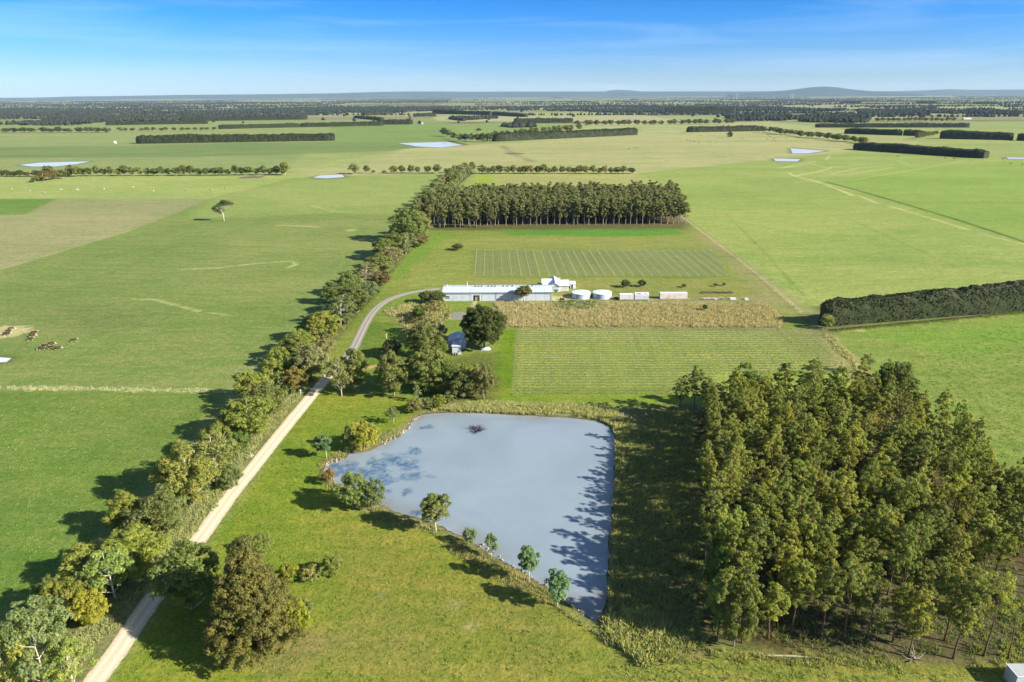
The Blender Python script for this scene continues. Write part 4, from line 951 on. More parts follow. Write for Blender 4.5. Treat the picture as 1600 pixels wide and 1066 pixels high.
for nm, poly, n, c, lab in (
  ('woodland', [(-60,171),(240,176),(300,181),(480,181),(480,187),(300,190),(165,193),(90,197),(-60,194)], 5200, (0.05,0.055,0.04), 'broad grey-green woods filling the upper left, behind the dark tree row'),
  ('woodland', [(240,171),(620,168),(640,177),(580,186),(470,183),(240,178)], 4200, (0.045,0.055,0.04), 'dark woods left of the green middle paddock'),
  ('woodland', [(600,172),(700,168),(690,176),(610,181)], 700, (0.06,0.055,0.045), 'reddish-grey woods above the staggered hedges'),
  ('woodland', [(760,168.5),(1040,166),(1320,172),(1300,177),(1040,178),(850,176),(760,173)], 4200, (0.05,0.06,0.045), 'long dark woods across the far middle'),
  ('woodland', [(1130,181),(1290,176),(1360,184),(1345,199),(1220,199),(1150,195)], 1700, (0.05,0.058,0.04), 'woods above the olive belt on the right'),
  ('woodland', [(1330,168),(1500,170),(1640,178),(1640,186),(1560,187),(1500,181),(1350,181)], 1500, (0.052,0.058,0.045), 'scattered woods at the far right'),
  ('woodland', [(700,186),(800,185),(900,197),(800,200)], 420, (0.05,0.055,0.04), 'dark tree belts right of the green middle paddock'),
  ('woodland', [(-60,161),(500,160),(700,157.5),(700,162.5),(300,167),(-60,168)], 3400, (0.045,0.052,0.04), 'hazy woods strung across the far left'),
):
    blobs(nm, scatter_px(poly, int(n*(.8 if n > 4500 or n < 2000 else .6)), rg), (8, 14), c, lab, seed=n)
# tree belts between the far paddocks
pts = []; r = random.Random(77)
for k in range(270):
    D = 2700*math.exp(r.random()**.8*2.1); x = r.uniform(-.95, .95)*D; L_ = r.uniform(200, 1500)*(.6+D/9000); a = r.uniform(-.12, .12)+(1.57 if r.random() < .12 else 0)
    n = int(L_/14)
    for j in range(n):
        if r.random() < .85: t = (j/n-.5)*L_; pts.append((x+math.cos(a)*t+r.uniform(-6, 6), D+math.sin(a)*t+r.uniform(-8, 8)))
blobs('tree_belts', pts, (7, 13), (0.045,0.054,0.04), 'thin dark tree belts between the farthest paddocks', seed=5)
pts = [(r.uniform(-.9, .9)*d, d) for d in (1500*math.exp(r.random()*2.2) for _ in range(420))]
pts = [p for p in pts if p[1] > 2300]
blobs('scattered_trees', pts, (7, 13), (0.045,0.055,0.035), 'single trees dotted over the farthest paddocks', seed=6)

# ---- hills on the horizon (ridges with real depth)
def ridge(name, D, prof, depth, color, seed):
    """prof: (u, v of skyline)"""
    us = np.array([p[0] for p in prof]); vs = np.array([p[1] for p in prof]); U = np.linspace(us[0], us[-1], 260); Vv = np.interp(U, us, vs)
    rows = 15; V = []
    for u, v in zip(U, Vv):
        d = ray(u, v); t = D/d[1]; top = max(4, H+d[2]*t); x = d[0]*t
        for j in range(rows):
            s = j/(rows-1)*2-1; y = D+s*depth
            z = top*(math.cos(s*math.pi/2)**1.3)*(1 if abs(s) < .02 else .86+.25*float(vnoise(np.array(x/900.+seed), np.array(y/900.)))*.9)
            V.append((x*(1+s*depth/D*.9), y, min(z, top)-(6 if j in (0, rows-1) else 0)))
    i = np.arange(len(U)*rows).reshape(len(U), rows); q = np.stack([i[:-1, :-1], i[1:, :-1], i[1:, 1:], i[:-1, 1:]], -1).reshape(-1, 4)
    m, nt, b = mat(name+'_cover', .95, .05); geo = nd(nt, 'ShaderNodeNewGeometry'); mpn = nd(nt, 'ShaderNodeMapping'); mpn.inputs['Scale'].default_value = (.0006, .0022, .004); nt.links.new(geo.outputs['Position'], mpn.inputs[0])
    n = noise(nt, mpn.outputs[0], 1.0, 5, .6); nt.links.new(mixc_(nt, mrange(nt, n.outputs[0], .54, .66, 0, .55), color, (0.09, 0.11, 0.06)), b.inputs['Base Color'])
    tag(link(name, np_mesh(name, np.array(V), q, [m], smooth=True)), kind='structure')
ridge('low_hills', 25000, [(-200,155),(0,153),(60,152.5),(110,151),(200,150),(280,148.5),(400,147.5),(520,146),(600,143.5),(660,143),(740,143.5),(850,143.2),(980,143),(1150,143),(1230,142.6),(1400,142.6),(1450,141.3),(1480,139.6),(1520,140.6),(1600,140),(1800,139.6)], 2400, (0.035,0.045,0.035), 3)
ridge('broad_hill', 21000, [(1140,147),(1190,143.5),(1225,141.8),(1248,139),(1268,136.3),(1290,135.2),(1310,136.8),(1332,140),(1360,142.3),(1400,144),(1440,147)], 2600, (0.03, 0.04, 0.032), 8)
ridge('distant_hill', 27500, [(938,146),(950,141.6),(965,140.4),(985,141.2),(998,142.6),(1008,146)], 1500, (0.04,0.05,0.04), 12)

# ------------------------------------------------------------------ buildings and farm things
WHITE = simple('white_paint', (0.62, 0.64, 0.66), 0.5, .06, .8); CREAM = simple('cream_wall', (0.50, 0.47, 0.36), 0.7, .06, .8)
DARK = simple('dark_opening', (0.02, 0.02, 0.022), 0.4, .2); RUST = simple('rusted_iron', (0.22, 0.10, 0.06), .8, .4, 2.0)
TIMBER = simple('weathered_timber', (0.30, 0.26, 0.20), .9, .25, 3.0); WIRE = simple('fence_wire', (0.20, 0.19, 0.17), .6, .1); BLUEP = simple('blue_plastic', (0.10, 0.25, 0.40), .5, .15)
GLASS = simple('window_glass', (0.03, 0.04, 0.05), .15, .2, spec=.6)
def corrugated(name, c, pitch=0.35, axis='X', rough=.45, stain=None, sc=.35):
    m, nt, b = mat(name, rough, .4); t = nd(nt, 'ShaderNodeTexCoord'); n = noise(nt, t.outputs['Object'], sc, 5, .6)
    w = nd(nt, 'ShaderNodeTexWave', wave_type='BANDS', bands_direction=axis); w.inputs['Scale'].default_value = .314/pitch; nt.links.new(t.outputs['Object'], w.inputs['Vector'])
    st = stain or tuple(x*.8 for x in c)
    col = mixc_(nt, mrange(nt, n.outputs[0], .48, .75, 0, 1), c, st)
    w2 = nd(nt, 'ShaderNodeTexWave', wave_type='BANDS', bands_direction=axis); w2.inputs['Scale'].default_value = .314/4.2; nt.links.new(t.outputs['Object'], w2.inputs['Vector'])
    col = mixc_(nt, mrange(nt, w2.outputs[0], .0, .04, .35, 0), col, tuple(x*.6 for x in c))
    nt.links.new(col, b.inputs['Base Color']); bump(nt, b, w.outputs[0], .5, .05); return m
SHEDW = corrugated('shed_wall_sheet', (0.52, 0.57, 0.62)); SHEDR = corrugated('shed_roof_sheet', (0.50, 0.56, 0.62), stain=(0.42, 0.48, 0.54)); ROOFW = corrugated('white_roof_sheet', (0.66, 0.68, 0.70), stain=(0.6, 0.6, 0.6))
def prism_roof(mb, x0, x1, y0, y1, ze, zr, ov=.3, th=.12, m=0, axis='X'):
    """gabled roof sheet, ridge along axis"""
    if axis == 'X':
        ym = (y0+y1)/2
        for s, ya in ((-1, y0-ov), (1, y1+ov)):
            zz = ze-(zr-ze)*ov/abs(ym-y0)
            mb.add([(x0-ov, ya, zz), (x1+ov, ya, zz), (x1+ov, ym, zr), (x0-ov, ym, zr), (x0-ov, ya, zz+th), (x1+ov, ya, zz+th), (x1+ov, ym, zr+th), (x0-ov, ym, zr+th)],
                   [(0,1,2,3),(7,6,5,4),(0,4,5,1),(1,5,6,2),(3,2,6,7),(0,3,7,4)], m)
    else:
        xm = (x0+x1)/2
        for xa in (x0-ov, x1+ov):
            zz = ze-(zr-ze)*ov/abs(xm-x0)
            mb.add([(xa, y0-ov, zz), (xa, y1+ov, zz), (xm, y1+ov, zr), (xm, y0-ov, zr), (xa, y0-ov, zz+th), (xa, y1+ov, zz+th), (xm, y1+ov, zr+th), (xm, y0-ov, zr+th)],
                   [(0,1,2,3),(7,6,5,4),(0,4,5,1),(1,5,6,2),(3,2,6,7),(0,3,7,4)], m)
def gable_walls(mb, x0, x1, y0, y1, ze, zr, axis='X', m=0):
    if axis == 'X':
        ym = (y0+y1)/2; v = [(x0,y0,-.2),(x1,y0,-.2),(x1,y1,-.2),(x0,y1,-.2),(x0,y0,ze),(x1,y0,ze),(x1,y1,ze),(x0,y1,ze),(x0,ym,zr),(x1,ym,zr)]
        mb.add(v, [(0,1,5,4),(2,3,7,6),(1,2,6,9,5),(3,0,4,8,7)], m)
    else:
        xm = (x0+x1)/2; v = [(x0,y0,-.2),(x1,y0,-.2),(x1,y1,-.2),(x0,y1,-.2),(x0,y0,ze),(x1,y0,ze),(x1,y1,ze),(x0,y1,ze),(xm,y0,zr),(xm,y1,zr)]
        mb.add(v, [(0,1,5,8,4),(2,3,7,9,6),(1,2,6,5),(3,0,4,7)], m)
def zat(u, v, y):
    d = ray(u, v); return H+d[2]*y/d[1]

# long machinery shed
sx0, sy0 = G(692, 470.5); sx1, _ = G(862.5, 470.5); W_ = sx1-sx0; ze = hgt(692, 470.5, 457.3); Dp = 12.0; zr = zat(777, 448.3, sy0+Dp/2)
S_ = empty('long_shed', (sx0, sy0, 0)); tag(S_, 'long low pale blue-grey corrugated shed behind the pond and homestead', 'shed')
mb = MB(); gable_walls(mb, 0, W_, 0, Dp, ze, zr); mb.build('wall', SHEDW, S_)
mb = MB(); prism_roof(mb, 0, W_, 0, Dp, ze+.03, zr+.03, .25); rf = mb.build('roof', SHEDR, S_)
mb = MB(); mb.box(-.2, W_+.2, -.42, -.26, ze-.32, ze-.14); mb.build('gutter', simple('gutter_grey', (.14,.17,.2)), S_)
def px2x(u): return G(u, 470)[0]-sx0
xd0, xd1 = px2x(739.5), px2x(749.5)
mb = MB(); mb.box(xd0-1.2, xd1+1.2, -.06, .0, ze-1.0, ze-.55); mb.box(xd0-.5, xd0-.02, -.06, 0, 0, ze-1.0); mb.box(xd1+.02, xd1+.5, -.06, 0, 0, ze-1.0); mb.build('door_frame', WHITE, S_)
mb = MB(); mb.box(xd0, xd1, -.04, .0, 0, 2.6); dr = mb.build('doorway', DARK, S_)
mb = MB(); mb.box(xd0+.9, xd0+1.7, -.08, -.045, .1, 1.9); mb.box(xd0+2.0, xd0+2.2, -.1, -.05, .1, 2.3); mb.build('inner_door', simple('tan_door', (.35,.28,.18)), dr)
xw0, xw1 = px2x(696), px2x(703)
mb = MB(); mb.box(xw0-.15, xw1+.15, -.05, 0, 1.05, 2.5); wf = mb.build('window', WHITE, S_)
mb = MB(); mb.box(xw0, xw1, -.08, -.052, 1.2, 1.65); mb.box(xw0, xw1, -.08, -.052, 1.85, 2.35); mb.build('pane', GLASS, wf)
for u in (735.5, 754, 775.5, 800, 861.5):
    mb = MB(); x = px2x(u); mb.box(x-.09, x+.09, -.12, -.01, 0, ze-.3); mb.build('downpipe', WHITE if u < 770 else simple('grey_pipe', (.3,.35,.4)), S_)
r5 = random.Random(5)
for u in (742, 747, 752, 762, 768, 773, 787, 793, 800, 832):
    x = px2x(u)+r5.uniform(-.2, .2); mb = MB(); mb.tube([(x, Dp/2-.1, zr), (x, Dp/2-.1, zr+.55)], [.32, .26], 8); mb.tube([(x, Dp/2-.1, zr+.5), (x, Dp/2-.1, zr+.75)], [.48, .2], 8); mb.build('roof_vent', RUST if u % 2 else simple('grey_vent', (.1,.1,.1)), S_)
mb = MB()
for u0, u1 in ((828,833), (852,857)):
    a, b = px2x(u0), px2x(u1); zA = ze+.2; mb.add([(a, .3, zA+(zr-ze)*.05), (b, .3, zA+(zr-ze)*.05), (b, Dp/2-.4, zr+.09), (a, Dp/2-.4, zr+.09), (a, .3, zA-.05), (b, .3, zA-.05), (b, Dp/2-.4, zr+.02), (a, Dp/2-.4, zr+.02)], [(0,1,2,3),(4,7,6,5),(0,4,5,1),(1,5,6,2),(2,6,7,3),(3,7,4,0)])
mb.build('skylight', simple('skylight_sheet', (.72,.72,.74)), rf)
for u in (698, 729.5):
    x = px2x(u); mb = MB(); mb.tube([(x, Dp/2+.3, zr-.2), (x, Dp/2+.3, zr+(2.2 if u > 700 else 1.0))], [.13, .13], 8); mb.tube([(x, Dp/2+.3, zr+(2.2 if u > 700 else 1.0)), (x, Dp/2+.3, zr+(2.5 if u > 700 else 1.2))], [.2, .08], 8); mb.build('flue', WHITE, S_)

# white house behind the shed's right end
hx, hy = G(848, 457); H_ = empty('white_house', (hx, hy, 0)); tag(H_, 'white cross-gabled farmhouse behind the right end of the long shed', 'house')
def hx_(u): return G(u, 457)[0]-hx
h_z = lambda v, y: zat(870, v, hy+y)
mb = MB(); gable_walls(mb, hx_(848.5), hx_(861), 8, 13, 2.6, 3.6, 'X'); gable_walls(mb, hx_(859.8), hx_(875.6), 1.0, 14, 2.8, 4.2, 'Y'); gable_walls(mb, hx_(874), hx_(889), 2.2, 10, 2.6, 4.2, 'X'); mb.build('wall', WHITE, H_)
mb = MB(); prism_roof(mb, hx_(848), hx_(863), 6.6, 13, 2.7, 4.0, .3); prism_roof(mb, hx_(859.8), hx_(875.6), .8, 14, 2.85, 4.3, .35, axis='Y'); prism_roof(mb, hx_(873), hx_(889.5), 2.1, 10, 2.65, 4.4, .3); mb.build('roof', ROOFW, H_)
for a, b, y, z0, z1 in ((863.6, 871.6, 1.0, .4, 2.3), (876.5, 887.5, 2.2, .4, 2.2)):
    mb = MB(); mb.box(hx_(a), hx_(b), y-.08, y, z0, z1); f = mb.build('blind', CREAM, H_)
    mb = MB(); mb.box(hx_(a)-.15, hx_(b)+.15, y-.12, y-.082, z1, z1+.18); mb.build('lintel', DARK, f)
mb = MB(); mb.box(hx_(850), hx_(860.5), 4.5, 7.6, 0, .12); mb.tube([(hx_(851), 4.7, 0), (hx_(851), 4.7, 2.4)], [.08, .08]); mb.tube([(hx_(857), 4.7, 0), (hx_(857), 4.7, 2.4)], [.08, .08])
mb.add([(hx_(848.5), 4.2, 2.35), (hx_(862), 4.2, 2.35), (hx_(862), 7.9, 2.75), (hx_(848.5), 7.9, 2.75), (hx_(848.5), 4.2, 2.45), (hx_(862), 4.2, 2.45), (hx_(862), 7.9, 2.85), (hx_(848.5), 7.9, 2.85)], [(0,3,2,1),(4,5,6,7),(0,1,5,4),(1,2,6,5),(2,3,7,6),(3,0,4,7)]); mb.build('verandah', WHITE, H_)
mb = MB(); x = hx_(876); mb.box(x-.3, x+.3, 8.0, 8.6, 3.5, 5.1); mb.build('chimney', CREAM, H_)
O_ = empty('garden_shed', (G(891.5, 451)[0], G(891.5, 451)[1], 0)); tag(O_, 'small white lean-to shed off the right end of the farmhouse', 'shed')
mb = MB(); mb.box(0, 2.4, 0, 3.6, 0, 2.2); mb.build('wall', WHITE, O_); mb = MB(); mb.add([(-.2,-.2,2.15),(2.6,-.2,2.15),(2.6,3.8,2.7),(-.2,3.8,2.7),(-.2,-.2,2.25),(2.6,-.2,2.25),(2.6,3.8,2.8),(-.2,3.8,2.8)], [(0,3,2,1),(4,5,6,7),(0,1,5,4),(1,2,6,5),(2,3,7,6),(3,0,4,7)]); mb.build('roof', ROOFW, O_)
mb = MB(); mb.box(.3, 1.1, -.05, .0, 0, 1.9); mb.build('door', DARK, O_)
x, y = G(869, 455.5); o = empty('blue_trailer', (x, y, 0)); tag(o, 'small blue trailer parked below the farmhouse gable', 'trailer')
mb = MB(); mb.box(-1.1, 1.1, -.7, .7, .5, 1.0); mb.box(-1.1, 1.1, -.7, -.62, 1.0, 1.3); mb.box(-1.1, 1.1, .62, .7, 1.0, 1.3); mb.box(1.1, 2.2, -.06, .06, .5, .58); mb.build('tray', BLUEP, o)
for s in (-1, 1):
    mb = MB(); mb.tube([(0, s*.75, .35), (0, s*.9, .35)], [.35, .35], 12); mb.build('wheel', DARK, o)

# rainwater tanks
def tank(u0, u1, label):
    x0, y0 = G(u0, 468.5); x1, _ = G(u1, 468.5); r = (x1-x0)/2; t = empty('water_tank', ((x0+x1)/2, y0+r, 0)); tag(t, label, 'water tank', 'round white rainwater tanks beside the long shed')
    mb = MB(); n = 40; mb.tube([(0, 0, -.1), (0, 0, 2.3)], [r, r], n, cap=False)
    for z in (.6, 1.15, 1.7): mb.tube([(0, 0, z), (0, 0, z+.06)], [r+.03, r+.03], n, cap=False)
    mb.build('wall', SHEDR, t, True)
    mb = MB(); mb.tube([(0, 0, 2.28), (0, 0, 2.42), (0, 0, 2.95), (0, 0, 3.0)], [r+.12, r+.12, .5, .3], n); rf = mb.build('roof', ROOFW, t)
    mb = MB(); mb.tube([(r*.5, -r*.4, 2.6), (r*.5, -r*.4, 2.85)], [.35, .35], 12); mb.build('hatch', WHITE, rf)
    mb = MB(); mb.tube([(-r*.6, -r*.8-.15, 0), (-r*.6, -r*.8-.15, 2.4)], [.06, .06], 6); mb.build('pipe', DARK, t)
tank(895, 924, 'round white water tank nearer the long shed'); tank(928, 957.5, 'round white water tank nearer the cargo boxes')

def cargo_box(u0, u1, vb, vt, depth, name, label, wm, rm, red=False, legs=False):
    x0, y0 = G(u0, vb); x1, _ = G(u1, vb); L_ = x1-x0; h = 2.6; t = empty(name, (x0, y0, 0)); tag(t, label, 'container')
    mb = MB(); b0 = .35 if legs else .12; mb.box(0, L_, 0, depth, b0, h); mb.build('body', wm, t)
    mb = MB(); mb.box(-.04, L_+.04, -.04, depth+.04, h+.003, h+.09); mb.build('roof', rm, t)
    for a in (0, L_-.16):
        for b in (-.03, depth-.13): mb = MB(); mb.box(a-.02, a+.18, b, b+.16, .1 if not legs else 0, h); mb.build('corner_post', WHITE, t)
    mb = MB(); mb.box(L_, L_+.06, .15, depth/2-.03, .25, h-.12); mb.box(L_, L_+.06, depth/2+.03, depth-.15, .25, h-.12); d = mb.build('door', wm, t)
    mb = MB(); mb.tube([(L_+.1, depth/2-.3, .3), (L_+.1, depth/2-.3, h-.2)], [.03, .03], 5); mb.tube([(L_+.1, depth/2+.3, .3), (L_+.1, depth/2+.3, h-.2)], [.03, .03], 5); mb.build('lock_bar', DARK, d)
    return t, L_, h
BOXW = corrugated('box_white', (0.60, 0.60, 0.57), .28, stain=(.45,.43,.38), sc=.8); BOXP = corrugated('box_pinkish', (0.62, 0.55, 0.53), .28, stain=(.42,.30,.25), sc=.5); BOXB = corrugated('box_bluish', (0.48, 0.55, 0.60), .28, stain=(.5,.5,.5), sc=.8)
cargo_box(968.5, 990, 469.5, 460, 2.4, 'cargo_box', 'short off-white cargo box between the tanks and the red-lettered one', BOXW, ROOFW, legs=True)
t, L_, h = cargo_box(992, 1013.5, 469.5, 459.5, 2.4, 'cargo_box', 'short cargo box with red lettering along its white top board', BOXB, ROOFW, legs=True)
mb = MB(); mb.add([(0,-.12,2.3),(L_,-.12,2.3),(L_,.9,3.55),(0,.9,3.55),(0,.0,2.3),(L_,.0,2.3),(L_,1.0,3.5),(0,1.0,3.5)], [(0,1,2,3),(4,7,6,5),(0,4,5,1),(1,5,6,2),(2,6,7,3),(3,7,4,0)]); sg = mb.build('signboard', WHITE, t)
mb = MB(); rs = random.Random(8); REDP = simple('red_lettering', (0.36, 0.035, 0.04), .6, .15)
def on_board(x, f): return (x, -.12+1.02*f-.02, 2.3+1.25*f+.015)
x = .25
while x < L_-.5:                       # faded letters: uprights with cross strokes, too worn to read
    w_ = rs.uniform(.32, .5); a = [on_board(x, .2), on_board(x+.12, .2), on_board(x+.12+rs.choice([0,.12,-.06]), .8), on_board(x+rs.choice([0,.12,-.06]), .8)]; mb.add(a, [(0,1,2,3)])
    f = rs.choice([.68, .45, .22]); mb.add([on_board(x+.1, f), on_board(x+w_, f), on_board(x+w_, f+.13), on_board(x+.1, f+.13)], [(0,1,2,3)])
    if rs.random() < .6: mb.add([on_board(x+w_-.1, .2), on_board(x+w_, .2), on_board(x+w_, .72), on_board(x+w_-.1, .72)], [(0,1,2,3)])
    x += w_+.13
mb.build('lettering', REDP, sg)
cargo_box(1031.5, 1074, 467.5, 455.5, 2.5, 'shipping_container', 'long pinkish-white shipping container, right of the two short cargo boxes', BOXP, ROOFW)

# tin cottage under the trees
cx0, cy0 = G(706, 554); cx1, _ = G(721.5, 554); C0 = empty('tin_cottage', (cx0, cy0, 0)); tag(C0, 'small tin cottage with blue-shaded gable roof among the homestead trees', 'cottage')
wc = cx1-cx0
mb = MB(); gable_walls(mb, .2, wc-.3, 0, 5.2, 3.1, 3.6, 'X'); gable_walls(mb, -1.7, wc+1.0, 5.3, 13, 3.0, 4.2, 'Y'); mb.build('wall', corrugated('cottage_wall', (.58,.6,.64), .3), C0)
mb = MB(); mb.add([(0,-.3,3.05),(wc-.1,-.3,3.05),(wc-.1,5.3,3.7),(0,5.3,3.7),(0,-.3,3.17),(wc-.1,-.3,3.17),(wc-.1,5.3,3.82),(0,5.3,3.82)], [(0,3,2,1),(4,5,6,7),(0,1,5,4),(1,2,6,5),(2,3,7,6),(3,0,4,7)])
prism_roof(mb, -1.7, wc+1.0, 5.3, 13, 3.02, 4.25, .35, axis='Y'); mb.build('roof', corrugated('cottage_roof', (.56,.62,.68), .3, stain=(.35,.45,.55)), C0)
mb = MB(); mb.box(wc-.3, wc-.22, 1.0, 1.9, 0, 2.0); mb.build('door', DARK, C0)
for i, a in enumerate((.15, .95, 1.75)):
    x, y = cx0+a+.1, cy0-.9; t = empty('drum', (x, y, 0)); tag(t, ['left-hand', 'middle', 'right-hand'][i]+' dark drum of three at the foot of the tin cottage wall', 'drum', 'dark drums by the cottage')
    mb = MB(); mb.tube([(0,0,0),(0,0,.28),(0,0,.3),(0,0,.32),(0,0,.58),(0,0,.6),(0,0,.62),(0,0,.9)], [.28,.28,.3,.28,.28,.3,.28,.28], 14); mb.build('barrel', DARK, t); mb = MB(); mb.tube([(0,0,.9),(0,0,.94)], [.3,.3], 14); mb.build('lid', RUST, t)
for i, u in enumerate((960.5, 962.6, 965)):
    x, y = G(u, 468.5); t = empty('drum', (x, y, 0)); tag(t, ['left-hand', 'middle', 'right-hand'][i]+' black drum of three between the right water tank and the cargo boxes', 'drum', 'black drums by the water tank')
    mb = MB(); mb.tube([(0,0,0),(0,0,.4),(0,0,.43),(0,0,.46),(0,0,1.2)], [.42,.42,.45,.42,.42], 14); mb.build('barrel', DARK, t); mb = MB(); mb.tube([(0,0,1.2),(0,0,1.24)], [.44,.44], 14); mb.build('lid', DARK, t)
# pale covered heap and plank under the big dark tree
x, y = G(758, 546); t = empty('covered_heap', (x, y, 0)); tag(t, 'low heap under a pale green sheet at the foot of the big dark tree', 'heap')
rngh = np.random.RandomState(3); V = []; n = 14
for j in range(7):
    for k in range(n):
        a = k/n*2*math.pi; r_ = math.cos(j/6*math.pi/2)*(1+.08*rngh.rand()); V.append((math.cos(a)*2.0*r_, math.sin(a)*1.2*r_, math.sin(j/6*math.pi/2)*1.1+rngh.rand()*.07*(j > 0)-.03))
q = np.array([(j*n+k, j*n+(k+1) % n, (j+1)*n+(k+1) % n, (j+1)*n+k) for j in range(6) for k in range(n)]); link('sheet', np_mesh('sheet', V, q, [simple('pale_sheet', (.42,.52,.46), .6)], smooth=True), t)
for i in range(4): mb = MB(); a = -1.2+i*.7; mb.box(a, a+.35, -1.5, -1.2, 0, .3); mb.build('weight', WHITE, t)
mb = MB(); x, y = G(753, 543); mb.tube([(x-.6, y, 0), (x+.9, y+.4, 3.2)], [.12, .1], 6); tag(mb.build('leaning_pole', [BLUEP]), 'pale blue pole leaning against the big dark tree', 'pole')
# little red machine on the pale pad
x, y = G(878, 469); t = empty('red_tractor', (x, y, 0)); tag(t, 'tiny red machine on the pale pad right of the long shed', 'tractor')
mb = MB(); mb.box(-.9, .1, -.35, .35, .5, .95); mb.box(.1, .9, -.4, .4, .45, .75); mb.tube([(-.5, 0, .95), (-.5, 0, 1.3)], [.05, .05]); mb.build('body', REDP, t)
mb = MB(); mb.box(.35, .75, -.25, .25, .75, .85); mb.box(.7, .8, -.25, .25, .85, 1.25); mb.build('seat', DARK, t)
for a, b, r_ in ((-.6, -.5, .3), (-.6, .5, .3), (.55, -.5, .45), (.55, .5, .45)): mb = MB(); mb.tube([(a, b-.1, r_), (a, b+.1, r_)], [r_, r_], 12); mb.build('wheel', DARK, t)
# white machinery shed at the lower right corner
a = G(1570, 1036.5, 2.7); b = G(1590.5, 1057.5, 2.7); t = empty('tin_shed', (b[0], b[1], 0)); tag(t, 'flat-roofed white tin shed cut off by the lower right corner', 'shed')
dy = a[1]-b[1]; mb = MB(); mb.box(.12, 5.2, .12, dy-.1, 0, 2.55); mb.build('wall', corrugated('tin_wall', (.50,.55,.55), .2), t)
mb = MB(); mb.box(.0, 5.4, 0, dy, 2.56, 2.64); rf = mb.build('roof', simple('grey_roof_sheet', (.38,.39,.40), .5, .06, .6), t)
mb = MB(); mb.box(-.06, .06, -.08, dy+.08, 2.6, 2.72); mb.box(.06, 5.4, -.08, .03, 2.6, 2.72); mb.build('trim', WHITE, t)

# posts
def post(u, v, h, m, label, arm=False):
    x, y = G(u, v); mb = MB(); mb.box(-.09, .09, -.09, .09, -.2, h); mb.add([(-.09,-.09,h),(.09,-.09,h),(.09,.09,h),(-.09,.09,h),(0,0,h+.08)], [(0,1,4),(1,2,4),(2,3,4),(3,0,4)])
    if arm: mb.box(-.5, .5, -.05, .05, h*.72, h*.72+.14)
    o = mb.build('post', m); o.location = (x, y, 0); tag(o, label, 'post')
post(604, 529, 1.9, WHITE, 'white post with a short arm standing on the driveway lawn', True); post(470, 617, 1.8, WHITE, 'white gate post beside the dirt road below the shaded stretch', True)
post(1241, 481, 1.5, TIMBER, 'grey strainer post at the top of the fence by the hedge end')
# old logs and scrap right of the container
DEAD = simple('dead_timber', (0.36, 0.31, 0.25), .95, .3, 3.0)
def pile(u0, u1, v, n, label, m, seed, name='log_pile'):
    r = random.Random(seed); mb = MB()
    for i in range(n):
        x, y = G(r.uniform(u0, u1), v+r.uniform(-.6, .6)); a = r.uniform(-.6, .6); L_ = r.uniform(.8, 2.0); q = r.uniform(.08, .2); z = r.uniform(.1, .55)
        mb.tube([(x-L_*math.cos(a), y-L_*math.sin(a), z), (x+L_*math.cos(a), y+L_*math.sin(a), z+r.uniform(-.1, .3))], [q, q*.7], 6)
    tag(mb.build(name, m), label, 'log pile')
pile(1100, 1142, 458, 60, 'dark row of stacked logs right of the shipping container', simple('charred_logs', (.10,.075,.055), .9, .4, 2), 1)
pile(1098, 1128, 467.5, 26, 'pale scattered timber at the top edge of the dry bank', DEAD, 2)
for u, v, lab in ((1145, 468, 'low white water trough on the top of the dry bank'), (1166, 468.5, 'small white block at the right end of the dry bank')):
    x, y = G(u, v); t = empty('trough', (x, y, 0)); tag(t, lab, 'trough'); L_ = 1.3 if u < 1150 else .8
    mb = MB(); mb.box(-L_, L_, -.5, -.4, 0, .8); mb.box(-L_, L_, .4, .5, 0, .8); mb.box(-L_, -L_+.1, -.4, .4, 0, .8); mb.box(L_-.1, L_, -.4, .4, 0, .8); mb.build('walls', WHITE, t)
    mb = MB(); mb.box(-L_+.1, L_-.1, -.4, .4, .1, .6); mb.build('water', WATERF, t)
# dead branches
def dead_limb(name, x, y, z, n, L_, m, label, cat, seed, flat=.4):
    r = random.Random(seed); mb = MB()
    for i in range(n):
        a = r.uniform(0, 6.28); e = r.uniform(0, flat); p = Vector((x+r.uniform(-.4, .4), y+r.uniform(-.3, .3), z)); l = L_*r.uniform(.5, 1)
        q = p+Vector((math.cos(a)*l*.5, math.sin(a)*l*.5, l*.5*e+.1)); e2 = q+Vector((math.cos(a+r.uniform(-.5, .5))*l*.5, math.sin(a+r.uniform(-.5, .5))*l*.5, l*.5*r.uniform(-.1, flat)))
        mb.tube([p, q, e2], [.09, .06, .02], 5); s_ = q+Vector((r.uniform(-1, 1), r.uniform(-1, 1), r.uniform(0, .8)))*l*.3; mb.tube([q, s_], [.04, .015], 4)
    tag(mb.build(name, m), label, cat)
x, y = G(745, 672, -.3); dead_limb('dead_branches', x, y, -.35, 46, 3.2, simple('drowned_wood', (.06,.05,.075), .7, .3), 'tangle of dark dead branches sticking out of the pond water', 'dead branches', 4, .35)
x, y = G(1428, 1030); dead_limb('dead_branches', x, y, 0, 14, 2.6, simple('bleached_wood', (.3,.26,.2), .8, .2), 'bleached fallen branches at the front edge of the pond-side plantation', 'dead branches', 6, .9)
x, y = G(1240, 1027); mb = MB(); mb.tube([(x-5, y+.3, .15), (x, y, .25), (x+5, y-.5, .15)], [.12, .16, .07], 7); tag(mb.build('fallen_log', simple('bleached_wood2', (.34,.3,.25), .8, .2)), 'long pale fallen log at the front edge of the pond-side plantation', 'log')
x, y = G(396, 714); dead_limb('dead_branches', x, y, 0, 8, 1.4, BARKW, 'small bare twiggy stump at the edge of the dirt road', 'dead branches', 9, 1.4)
